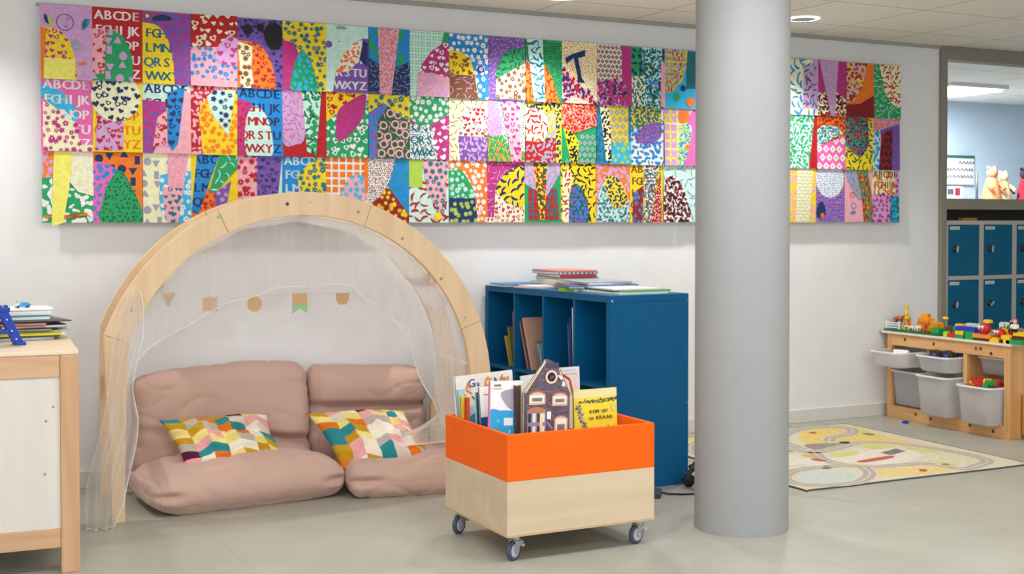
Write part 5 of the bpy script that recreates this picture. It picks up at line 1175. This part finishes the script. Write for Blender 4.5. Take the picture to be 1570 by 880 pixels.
patch([(5.30, 5.52), (5.34, 5.30), (5.31, 5.20), (5.22, 5.31)], 'lime'); patch([(4.10, 4.96), (4.31, 5.11), (4.49, 5.02), (4.45, 4.90), (4.29, 4.81), (4.12, 4.86)], 'blue')
patch([(4.62, 5.02), (4.88, 4.97), (5.02, 4.80), (4.78, 4.78), (4.56, 4.86)], 'peach'); patch([(4.45, 5.36), (4.55, 5.38), (4.60, 5.20), (4.50, 5.14), (4.40, 5.2)], 'white')
road([(4.69, 5.60), (4.76, 5.88), (4.95, 6.07), (5.18, 6.17), (5.36, 6.16), (5.42, 6.04), (5.30, 5.90), (5.10, 5.84), (5.0, 5.75)], .07)
road([(4.45, 6.15), (4.5, 5.9), (4.62, 5.65), (4.69, 5.52), (4.87, 5.55), (5.14, 5.63), (5.28, 5.56), (5.37, 5.32), (5.40, 5.08), (5.36, 4.90), (5.20, 4.82), (5.06, 4.80), (5.00, 4.98), (4.83, 5.02), (4.64, 5.07), (4.58, 5.28), (4.69, 5.52)], .07)
road([(4.64, 5.07), (4.54, 4.91), (4.36, 4.79), (4.18, 4.79), (4.06, 4.88), (4.08, 5.02), (4.26, 5.15), (4.51, 5.16), (4.64, 5.10)], .065)
road([(4.08, 5.02), (4.07, 5.4), (4.12, 5.9), (4.45, 6.12), (4.95, 6.10)], .065)
for pts, c in (([(5.03, 4.94), (5.10, 4.97), (5.13, 4.90), (5.06, 4.86)], 'lime'), ([(5.05, 4.93), (5.09, 4.94), (5.10, 4.91), (5.06, 4.90)], 'green'), ([(5.36, 5.87), (5.40, 5.86), (5.40, 5.80), (5.36, 5.80)], 'green'),
               ([(5.03, 5.70), (5.09, 5.69), (5.07, 5.65), (5.02, 5.64)], 'black'), ([(4.54, 5.37), (4.58, 5.34), (4.58, 5.28), (4.53, 5.30)], 'red'), ([(4.86, 4.89), (4.88, 4.86), (4.83, 4.82), (4.82, 4.85)], 'red'),
               ([(4.57, 5.48), (4.62, 5.48), (4.62, 5.42), (4.57, 5.43)], 'orange'), ([(5.10, 6.05), (5.14, 6.04), (5.12, 6.0), (5.09, 6.0)], 'red'), ([(4.72, 5.20), (4.98, 5.24), (4.96, 5.19), (4.74, 5.16)], 'red'), ([(4.42, 5.14), (4.48, 5.17), (4.47, 5.12), (4.43, 5.11)], 'green')):
    patch(pts, c)
for i in range(14):
    a = (5.0 + .012 * i, 5.25 + .004 * i); patch([(a[0], a[1]), (a[0] + .006, a[1]), (a[0] + .02, a[1] + .09), (a[0] + .014, a[1] + .09)], 'grey', False)
rug_o = rug.build('play_rug', [mat(RC[k], .9, 'paint') for k in rkeys]); tag(rug_o, 'flat play rug printed with winding roads and fields, behind the column', 'rug')
# cable and caster by the column, power block under the blue shelf
tag(MB().tube([(3.30, 5.02, .02), (3.36, 4.985, .006), (3.42, 4.95, .005), (3.475, 4.93, .006), (3.53, 4.94, .012)], .0045, 8).build('power_cable', M['black']), 'thin black cable on the floor between cart and column', 'cable')
tag(MB().prism([(3.22, 4.97), (3.30, 5.05), (3.345, 5.02), (3.28, 4.93)], .0, .028, 'XY').build('power_block', mat('#3A3E4A', .5), bevel=.004), 'dark grey power block lying beside the blue shelf', 'power block')
WB = empty('wheeled_stand', (3.56, 4.93, 0), 0, 'white-posted stand on black casters mostly hidden behind the column', 'stand')
def bcast(x, y):
    MB().lathe([(0, -.011), (.028, -.011), (.032, -.006), (.032, .006), (.028, .011), (0, .011)], (x - .01, y, .032), 24, 0, 'Y').build('wheel', M['black'], WB)
    MB().tube([(x, y, .105), (x + .010, y, .085), (x - .008, y, .070), (x - .02, y, .055), (x - .022, y, .03)], [.014, .016, .012, .010, .006], 10).build('caster_fork', mat('#2A2422', .4), WB)
bcast(.0, .0); bcast(.0, .16)
MB().box(.02, -.02, .10, .40, .175, .12).build('base_plate', M['black'], WB, .003)
MB().tube([(.20, .08, .12), (.20, .08, 1.0)], .016, 12).build('post', M['white'], WB)
# ================================================================ PINE TUB FRAME WITH TOYS
TF = empty('pine_storage_frame', (6.0, 5.325, 0), 0, 'knotty pine storage frame with plastic tubs under the toy table top', 'storage')
FX, FY, FT = .44, 1.01, .555; pt = .042
for x in (0, FX - .03):
    for y in (0, FY - pt): MB().box(x, y, 0, x + .03, y + pt, FT - .0005).build('corner_post', wood('pine_post', '#C98F55', '#E6B67C', 'Z', .6, .5, True) if 'pine_post' not in bpy.data.materials else bpy.data.materials['pine_post'], TF, .002)
    MB().box(x, pt + .0005, .0, x + .028, FY - pt - .0005, .082).build('bottom_rail', M['pine'], TF, .002)
    MB().box(x, pt + .0005, .480, x + .028, FY - pt - .0005, FT - .0005).build('top_rail', M['pine'], TF, .002)
for y in (0, FY - .02):
    MB().box(.0305, y, .0, FX - .0305, y + .02, FT - .0005).build('end_board', bpy.data.materials['pine_post'], TF, .001)
DIV = [.335, .668]
for y in DIV: MB().box(.029, y, .0825, FX - .029, y + .016, .479).build('divider', bpy.data.materials['pine_post'], TF, .001)
for y in DIV[:1]: MB().box(.002, y - .008, .0825, .0285, y + .024, .479).build('upright', bpy.data.materials['pine_post'], TF, .001)
kn = MB()
for (y, z) in ((.22, .522), (.60, .518), (.85, .525), (.30, .045), (.62, .04), (.75, .05), (.12, .035), (.14, .5)): kn.lathe([(0, -.0006), (.009, -.0006), (.011, 0)], (0, y, z), 12, 0, 'X')
kn.build('knots', mat('#5A2C14', .6), TF)
MB().box(-.012, -.012, FT, FX + .02, FY + .045, FT + .014).build('table_top', mat('#E6DED2', .4), TF, .002)
MB().box(-.012, FY + .0455, FT + .001, .10, FY + .062, FT + .012).build('edge_strip', mat('#B88A72', .6), TF)
def plastic():
    m, nt, b = nodes('milky_plastic'); N = nt.nodes; L = nt.links
    out = [n for n in N if n.type == 'OUTPUT_MATERIAL'][0]; b.inputs['Base Color'].default_value = lin('#F2F2F4'); b.inputs['Roughness'].default_value = .35
    tl = N.new('ShaderNodeBsdfTranslucent'); tl.inputs[0].default_value = lin('#F4F4F6'); tr = N.new('ShaderNodeBsdfTransparent'); tr.inputs[0].default_value = (.95, .95, .96, 1)
    a = N.new('ShaderNodeMixShader'); a.inputs[0].default_value = .5; L.new(b.outputs[0], a.inputs[1]); L.new(tl.outputs[0], a.inputs[2])
    c = N.new('ShaderNodeMixShader'); c.inputs[0].default_value = .42; L.new(a.outputs[0], c.inputs[1]); L.new(tr.outputs[0], c.inputs[2]); L.new(c.outputs[0], out.inputs[0]); return m
M['tub'] = plastic()
def tub(xf, yc, zr, h, lab, wy=.285, lx=.40):
    """xf: x of the front rim edge, yc: centre in y, zr: rim height"""
    o = empty('plastic_tub', (xf + lx / 2, yc, zr - h), 0, lab, 'tub', 'milky plastic tubs of the pine frame')
    hx_, hy_ = lx / 2, wy / 2; n = 6
    prof = [(.80, 0), (.84, .012), (.93, h - .012), (.93, h - .001)]
    mb = MB(); rings = []
    for s_, z_ in prof: rings.append([(x * s_, y * (s_ + .01), z_) for x, y in rrect(hx_, hy_, .045, n)])
    inn = [[(x * (s_ - .02), y * (s_ - .012), z_ + (.004 if z_ < .02 else 0)) for x, y in rrect(hx_, hy_, .045, n)] for s_, z_ in prof]
    k = len(rings[0]); vs = [p for r_ in rings for p in r_] + [p for r_ in inn for p in r_]; fs = []
    for part in (0, 4):
        for j in range(3):
            for i in range(k):
                a = (part + j) * k + i; b_ = (part + j) * k + (i + 1) % k; fs.append((a, b_, b_ + k, a + k))
    fs.append(list(range(k))); fs.append(list(range(4 * k, 5 * k)))
    mb.add(vs, fs, 0, True); mb.build('tub_body', M['tub'], o)
    o1 = rrect(hx_, hy_, .05, n); i1 = [(x * .91, y * .93) for x, y in o1]; rm = MB(); k = len(o1)
    vs = [(x, y, h) for x, y in o1] + [(x, y, h) for x, y in i1] + [(x, y, h - .009) for x, y in o1] + [(x, y, h - .003) for x, y in i1]
    fs = []
    for i in range(k):
        j = (i + 1) % k; fs += [(i, j, k + j, k + i), (i, 2 * k + i, 2 * k + j, j), (k + i, k + j, 3 * k + j, 3 * k + i), (2 * k + i, 3 * k + i, 3 * k + j, 2 * k + j)]
    rm.add(vs, fs, 0, False); rm.build('rim', mat('#F0EEF0', .35), o)
    return o
Y = lambda ly: 5.325 + ly
tub(5.80, Y(.845), .456, .10, 'shallow tub pulled far out at the top left of the pine frame')
tub(5.87, Y(.510), .455, .10, 'shallow tub of dark toys at the top of the middle bay')
tub(5.985, Y(.845), .318, .23, 'deep tub pushed in under the far pulled-out one')
tub(5.87, Y(.510), .330, .25, 'deep tub pulled out at the bottom of the middle bay')
tub(5.88, Y(.185), .305, .23, 'deep tub of red bricks in the right bay')
tub(6.06, Y(.185), .468, .11, 'shallow tub pushed back at the top of the right bay', lx=.37)
# ---------------------------------------------------------------- toys
CLR = dict(r='#C81A1E', y='#F2C414', g='#0F9A4A', G='#0A6E3C', b='#1234B8', o='#F08A12', w='#ECECEA', l='#B4D42A', k='#1A1A20', p='#E8A0A0', n='#5A2A1E', v='#8A90A0')
def tm(c): return mat(CLR.get(c, c), .3, 'plain')
CN = dict(r='red', y='yellow', g='green', G='dark green', b='blue', o='orange', w='white', l='lime', k='black', p='pink', n='brown', v='grey')
TZ = FT + .0145
def brick(x, y, z, ny, nx, h, c, lab, rz=0, group='building bricks on the toy table', u=.016):
    """ny studs along y, nx along x"""
    o = MB().box(-nx * u / 2, -ny * u / 2, 0, nx * u / 2, ny * u / 2, h).build('toy_brick', tm(c), None, .001, loc=(x, y, z)); o.rotation_euler = (0, 0, R(rz))
    mb = MB()
    for i in range(nx):
        for j in range(ny): mb.lathe([(u * .31, 0), (u * .31, .0045), (0, .0045)], ((i - (nx - 1) / 2) * u, (j - (ny - 1) / 2) * u, h), 12)
    mb.build('studs', tm(c), o)
    return tag(o, lab, 'brick', group)
bp = empty('building_plate', (6.15, 6.13, TZ), 0, 'dark green stud plate at the left of the toy table', 'building plate')
MB().box(-.14, -.23, 0, .14, .25, .008).build('plate', tm('G'), bp, .001)
mb = MB()
for i in range(14):
    for j in range(24): mb.lathe([(.0055, 0), (.0055, .004), (0, .004)], (-.13 + i * .02, -.22 + j * .02, .008), 8)
mb.build('studs', tm('G'), bp)
PZ = TZ + .0125
def ypx(px): 
    return interp([(1345, 6.48), (1358, 6.402), (1385, 6.242), (1400, 6.153), (1410, 6.097), (1430, 5.984), (1448, 5.885), (1470, 5.767), (1505, 5.584), (1524, 5.489), (1540, 5.41), (1560, 5.314), (1580, 5.22)], px)
# fence
fe = empty('toy_fence', (6.04, 6.325, PZ), 0, 'white toy fence on the green plate', 'toy fence')
for z_ in (.006, .022, .036): MB().box(-.003, -.055, z_, .003, .055, z_ + .008).build('rail', tm('w'), fe, .001)
for y_ in (-.058, .058): MB().box(-.006, y_ - .006, 0, .006, y_ + .006, .052).build('post', tm('w'), fe, .001)
brick(6.10, 6.35, PZ, 3, 2, .036, 'v', 'grey brick behind the white toy fence')
def animal(name, loc, s, c, lab, kind, rz=0, c2=None):
    o = empty(name, loc, R(rz), lab, 'toy animal', 'toy animals on the toy table'); m = tm(c); m2 = tm(c2 or c)
    # local +y is forward
    pr_ = dict(giraffe=(.05, .022, .06, (.0, .055, .15), .016), elephant=(.062, .042, .045, (0, .085, .075), .036), dog=(.030, .014, .018, (0, .042, .034), .012), horse=(.04, .018, .036, (0, .055, .070), .015), bird=(.032, .018, .012, (0, .036, .036), .012), dino=(.05, .028, .028, (0, .075, .062), .022))[kind]
    L_, wd_, lg, hd, hr = [v * s if not isinstance(v, tuple) else tuple(a * s for a in v) for v in pr_]
    body = MB(); body.ball((0, 0, lg + wd_ * .7), 1, sc=(wd_, L_, wd_ * .95)); body.tube([(0, L_ * .55, lg + wd_ * .8), (0, (L_ * .6 + hd[1]) / 2, (lg + wd_ + hd[2]) / 2), hd], [wd_ * .7, wd_ * .5, hr * .75], 12)
    body.build('body', m, o)
    MB().ball(hd, hr, sc=(.8, 1.25, .9)).ball((hd[0], hd[1] + hr * 1.1, hd[2] - hr * .3), hr * .6).build('head', m, o)
    for sx in (-1, 1):
        for sy in (-1, 1): MB().tube([(sx * wd_ * .6, sy * L_ * .6, lg + wd_ * .5), (sx * wd_ * .62, sy * L_ * .62, lg * .5), (sx * wd_ * .62, sy * L_ * .62, 0)], [wd_ * .36, wd_ * .28, wd_ * .3], 8).build('leg', m2 if kind == 'giraffe' else m, o)
        MB().ball((sx * hr * .8, hd[1] - hr * .2, hd[2] + hr * .7), hr * .4, sc=(.5, .7, 1.2)).build('ear', m2, o)
    MB().tube([(0, -L_ * .9, lg + wd_), (0, -L_ * 1.15, lg + wd_ * .7), (0, -L_ * 1.2, lg * .6)], [wd_ * .16, wd_ * .12, wd_ * .1], 6).build('tail', m2, o)
    if kind == 'giraffe':
        sp_ = MB(); rr_ = random.Random(3)
        for i in range(16):
            a = rr_.uniform(0, 6.28); yy = rr_.uniform(-.8, .8) * L_; rr2 = wd_ * math.sqrt(1 - (yy / L_) ** 2)
            sp_.ball((rr2 * math.cos(a) * .95, yy, lg + wd_ * .7 + rr2 * math.sin(a) * .9), wd_ * .22)
        sp_.build('spots', tm('n'), o)
    return o
animal('toy_giraffe', (6.08, 6.235, PZ + .012), .88, 'y', 'yellow spotted toy giraffe standing on the green plate', 'giraffe', -35, 'o')
brick(6.08, 6.225, PZ, 5, 3, .012, 'l', 'flat lime brick under the toy giraffe')
animal('toy_bird', (6.10, 6.335, PZ + .041), 1.0, '#B8542A', 'rust coloured toy animal perched on the grey brick', 'bird', 200)
# heap of orange-yellow bricks
rr = random.Random(2)
for i, (px, dz, c) in enumerate([(1398, 0, 'y'), (1404, 0, 'o'), (1410, 0, 'o'), (1416, 0, 'o'), (1423, 0, 'o'), (1430, 0, 'y'), (1402, .030, 'o'), (1409, .030, 'o'), (1416, .030, 'o'), (1427, .030, 'o'), (1406, .058, 'o'), (1412, .056, 'o'), (1408, .082, 'o')]):
    brick(6.12 + rr.uniform(-.02, .02), ypx(px), PZ + dz, 3, 3, .028, '#F2A012', 'amber brick in the toppled heap on the green plate', rr.uniform(-25, 25), 'amber bricks heaped on the green plate')
animal('toy_goat', (6.04, 6.105, PZ), .9, 'w', 'small white toy animal in front of the amber bricks', 'dog', 160)
animal('toy_dog', (6.05, 6.17, PZ), .8, '#F0D8D0', 'tiny pale toy animal left of the amber heap', 'dog', 20)
animal('toy_fox', (6.03, 6.035, PZ), .95, '#D8682A', 'orange-brown toy animal before the amber bricks', 'horse', 150)
brick(6.05, ypx(1438), PZ, 4, 3, .032, 'g', 'bright green brick right of the amber heap')
brick(6.12, ypx(1443), PZ, 3, 3, .042, '#8A4A3A', 'brown brick behind the bright green one')
fl = empty('toy_flower', (6.06, ypx(1448), PZ), 0, 'yellow toy flower on a thin stem', 'toy flower')
MB().tube([(0, 0, 0), (0, 0, .095)], .003, 8).build('stem', tm('g'), fl); MB().ball((0, 0, .1), .018, sc=(.9, 1.3, .6)).build('bloom', tm('y'), fl)
brick(6.03, ypx(1455.5), TZ, 2, 2, .030, 'l', 'lime cube brick at the table front edge'); brick(6.04, ypx(1465), TZ, 4, 3, .022, 'r', 'low red brick at the table front edge')
brick(6.11, ypx(1462), TZ, 5, 3, .060, 'g', 'tall green brick behind the red one'); brick(6.11, ypx(1462), TZ + .0605, 4, 2, .016, 'y', 'yellow roof brick on the tall green one')
brick(6.04, ypx(1478), TZ, 5, 3, .022, 'g', 'green brick under the yellow one'); brick(6.04, ypx(1478), TZ + .0225, 5, 3, .020, 'y', 'yellow brick between green and blue ones')
brick(6.04, ypx(1491), TZ, 5, 3, .044, 'g', 'taller green brick right of the yellow one'); brick(6.055, ypx(1483), TZ + .0450, 10, 3, .024, 'b', 'long blue brick lying across the others'); 
brick(6.06, ypx(1502), TZ + .030, 3, 3, .022, '#2A2A9A', 'short violet-blue brick right of the long blue one'); brick(6.06, ypx(1502), TZ, 3, 3, .0295, 'k', 'black brick holding up the violet-blue one')
brick(6.03, ypx(1513), TZ + .016, 9, 3, .022, 'o', 'long orange brick carrying the red creature'); brick(6.035, ypx(1511), TZ, 6, 2, .0155, '#3A2420', 'dark brown brick below the long orange one')
def creature(x, y, z, s, lab, c='r'):
    o = empty('toy_creature', (x, y, z), 0, lab, 'toy creature', 'round-eyed red toy creatures')
    MB().ball((0, 0, .028 * s), .032 * s, sc=(.9, 1.1, .9)).build('body', tm(c), o)
    for dy in (-1, 1):
        e = MB().ball((-.024 * s, dy * .011 * s + .01, .034 * s), .011 * s).build('eye', tm('w'), o)
        MB().ball((-.034 * s, dy * .011 * s + .008, .032 * s), .0045 * s).build('pupil', tm('k'), e)
    return o
creature(6.03, ypx(1514), TZ + .0425, 1.15, 'red round-eyed toy creature on the long orange brick'); brick(6.05, ypx(1515), TZ + .108, 3, 2, .016, 'y', 'yellow brick on the red creature')
brick(6.03, ypx(1532.5), TZ - .0, 5, 3, .024, 'y', 'yellow brick in front below the second creature'); brick(6.03, ypx(1542.5), TZ, 2, 3, .024, 'r', 'small red brick right of the front yellow one')
creature(6.03, ypx(1537), TZ + .028, 1.0, 'red round-eyed toy creature at the right, lower one'); brick(6.03, ypx(1549), TZ, 4, 3, .045, 'y', 'taller yellow brick right of the small red one')
brick(6.03, ypx(1562), TZ, 7, 3, .022, 'g', 'green brick at the right front corner'); brick(6.05, ypx(1563), TZ + .0275, 6, 3, .016, 'n', 'brown brick over the right green one'); brick(6.05, ypx(1566), TZ + .048, 5, 3, .022, 'y', 'yellow brick at the far right edge of the photograph')
brick(6.10, ypx(1536), TZ, 5, 3, .052, 'y', 'yellow brick behind the second creature'); brick(6.10, ypx(1536), TZ + .0565, 4, 3, .022, 'y', 'yellow brick stacked behind the second creature')
brick(6.12, ypx(1527), TZ, 3, 3, .055, '#D8D070', 'pale lime brick between the two creatures'); brick(6.12, ypx(1527), TZ + .0595, 3, 2, .022, 'g', 'green brick above the pale lime one')
brick(6.09, ypx(1551), TZ, 4, 3, .070, 'r', 'dark red brick below the toy figures', 0)
def figure(x, y, z, body, head, lab):
    o = empty('toy_figure', (x, y, z), R(-80), lab, 'toy figure', 'small toy figures at the right of the toy table')
    MB().box(-.016, -.010, .018, .016, .010, .046).build('torso', tm(body), o, .003)
    for sx in (-1, 1):
        MB().box(sx * .008 - .007, -.010, 0, sx * .008 + .007, .010, .018).build('leg', tm('k'), o, .002)
        MB().tube([(sx * .018, 0, .044), (sx * .024, -.006, .032), (sx * .022, -.014, .024)], [.006, .005, .005], 8).build('arm', tm(body), o)
    MB().ball((0, 0, .058), .0125).build('head', tm(head), o); MB().ball((0, .002, .066), .012, sc=(1, 1, .55)).build('hat', tm('r' if body == 'k' else 'p'), o)
    return o
figure(6.08, ypx(1551), TZ + .0755, 'k', '#D8906A', 'dark clothed toy figure standing highest on the bricks')
figure(6.03, ypx(1560), TZ + .0705, 'w', '#E0A890', 'white clothed toy figure beside the dark one'); figure(6.10, ypx(1567), TZ + .07, 'k', '#2A2020', 'black toy figure at the far right')
figure(6.08, ypx(1545), TZ + .06, 'g', '#2A3A2A', 'green toy figure left of the dark one')
for (px, c, n_) in ((1473, 'w', 'white'), (1481, 'e', 'pale'), (1526, 'w', 'cream'), (1534, 'w', 'white')):
    brick(6.22, ypx(px) + .08, TZ, 3, 3, .075 if px < 1500 else .10, '#E4E4DC' if c == 'w' else '#CFE0D4', n_ + ' brick at the back of the toy table near the ' + ('blue brick' if px == 1473 else 'blue brick end' if px == 1481 else 'first creature' if px == 1526 else 'second creature'))
# tub contents
def tubfill(yc, xf, z, cols, n, lab, seed, sp=.10, lift=.02):
    rr = random.Random(seed)
    for i in range(n):
        c = rr.choice(cols)
        brick(xf + .035 + rr.uniform(0, .14), yc + rr.uniform(-sp, sp), z + rr.uniform(0, lift), rr.choice((2, 3, 4)), rr.choice((2, 3)), .022, c, lab, rr.uniform(0, 90), lab)
def support(x0, y0, z0, x1, y1, z1, lab, cols):
    pass
tubfill(Y(.185), 5.90, .280, ['r', 'r', 'g', 'y', 'r', 'r'], 22, 'loose bricks heaped in the right bay tub', 3, .09, .045)
tubfill(Y(.185), 5.93, .105, ['r', 'y', 'o', 'b', 'w', 'v'], 16, 'bricks seen dimly low in the right bay tub', 4, .08, .10)
tubfill(Y(.510), 5.92, .105, ['y', 'v', 'w', 'p', 'l', 'o'], 18, 'bricks seen dimly low in the middle bay tub', 6, .08, .11)
for (dy, x, r_, lab) in ((.04, 5.97, .042, 'black toy wheel lump at the left in the shallow middle tub'), (-.05, 5.98, .045, 'black toy wheel lump in the centre of the shallow middle tub'), (-.10, 6.04, .03, 'small black wheel at the right of the shallow middle tub')):
    o = empty('toy_racer', (x, Y(.510) + dy, .447), 0, lab, 'toy wheel', 'dark toys in the shallow middle tub')  # loose wheel of tyre and rim, no vehicle around it
    MB().lathe([(r_ * .5, -.02), (r_ * .9, -.02), (r_, -.012), (r_, .012), (r_ * .9, .02), (r_ * .5, .02)], (0, 0, 0), 24, 0, 'X').build('tyre', tm('k'), o)
    MB().lathe([(0, -.022), (r_ * .5, -.022), (r_ * .5, .022), (0, .022)], (0, 0, 0), 20, 0, 'X').build('rim', tm('#2A3C9C'), o)
brick(5.96, Y(.510) + .105, .395, 3, 3, .05, 'g', 'green brick at the left of the shallow middle tub', 15, 'dark toys in the shallow middle tub')
brick(6.02, Y(.510) + .02, .385, 5, 3, .05, '#22307A', 'navy block behind the wheels in the shallow middle tub', 10, 'dark toys in the shallow middle tub')
tm_ = empty('toy_truck_part', (5.93, Y(.800), .375), R(25), 'white and orange toy piece in the pulled-out tub', 'toy')
MB().prism([(-.05, 0), (.05, 0), (.04, .07), (-.02, .095), (-.055, .06)], -.05, .05, 'XZ').build('shell', tm('w'), tm_, .006); MB().box(-.06, -.02, .02, -.05, .03, .06).build('window', tm('o'), tm_, .003)
brick(5.92, Y(.90), .372, 3, 3, .05, '#C8CCD4', 'pale grey brick in the pulled-out tub', 30, 'pale toys in the pulled-out tub')
brick(5.907, 6.07, 0, 2, 2, .012, 'b', 'single small blue brick lying on the floor before the pine frame', 20, 'stray brick')
# orange wood box right of the frame
ob = empty('orange_wood_box', (6.30, 5.225, 0), 0, 'orange-brown wooden box just inside the right edge of the photograph', 'box')
for b_ in ((-.215, -.08, .03, -.197, .08, .27), (.197, -.08, .03, .215, .08, .27)): MB().box(*b_).build('side', wood('orange_wood', '#C8812E', '#DE9C46', 'Z', .6, .45) if 'orange_wood' not in bpy.data.materials else bpy.data.materials['orange_wood'], ob, .002)
for b_ in ((-.1965, -.08, .03, .1965, -.064, .27), (-.1965, .064, .03, .1965, .08, .27), (-.1965, -.0635, .03, .1965, .0635, .045)): MB().box(*b_).build('board', bpy.data.materials['orange_wood'], ob, .001)
for x in (-.2, .185):
    for y in (-.075, .055): MB().box(x, y, 0, x + .02, y + .02, .0295).build('foot', M['black'], ob)
bpy.context.view_layer.update()
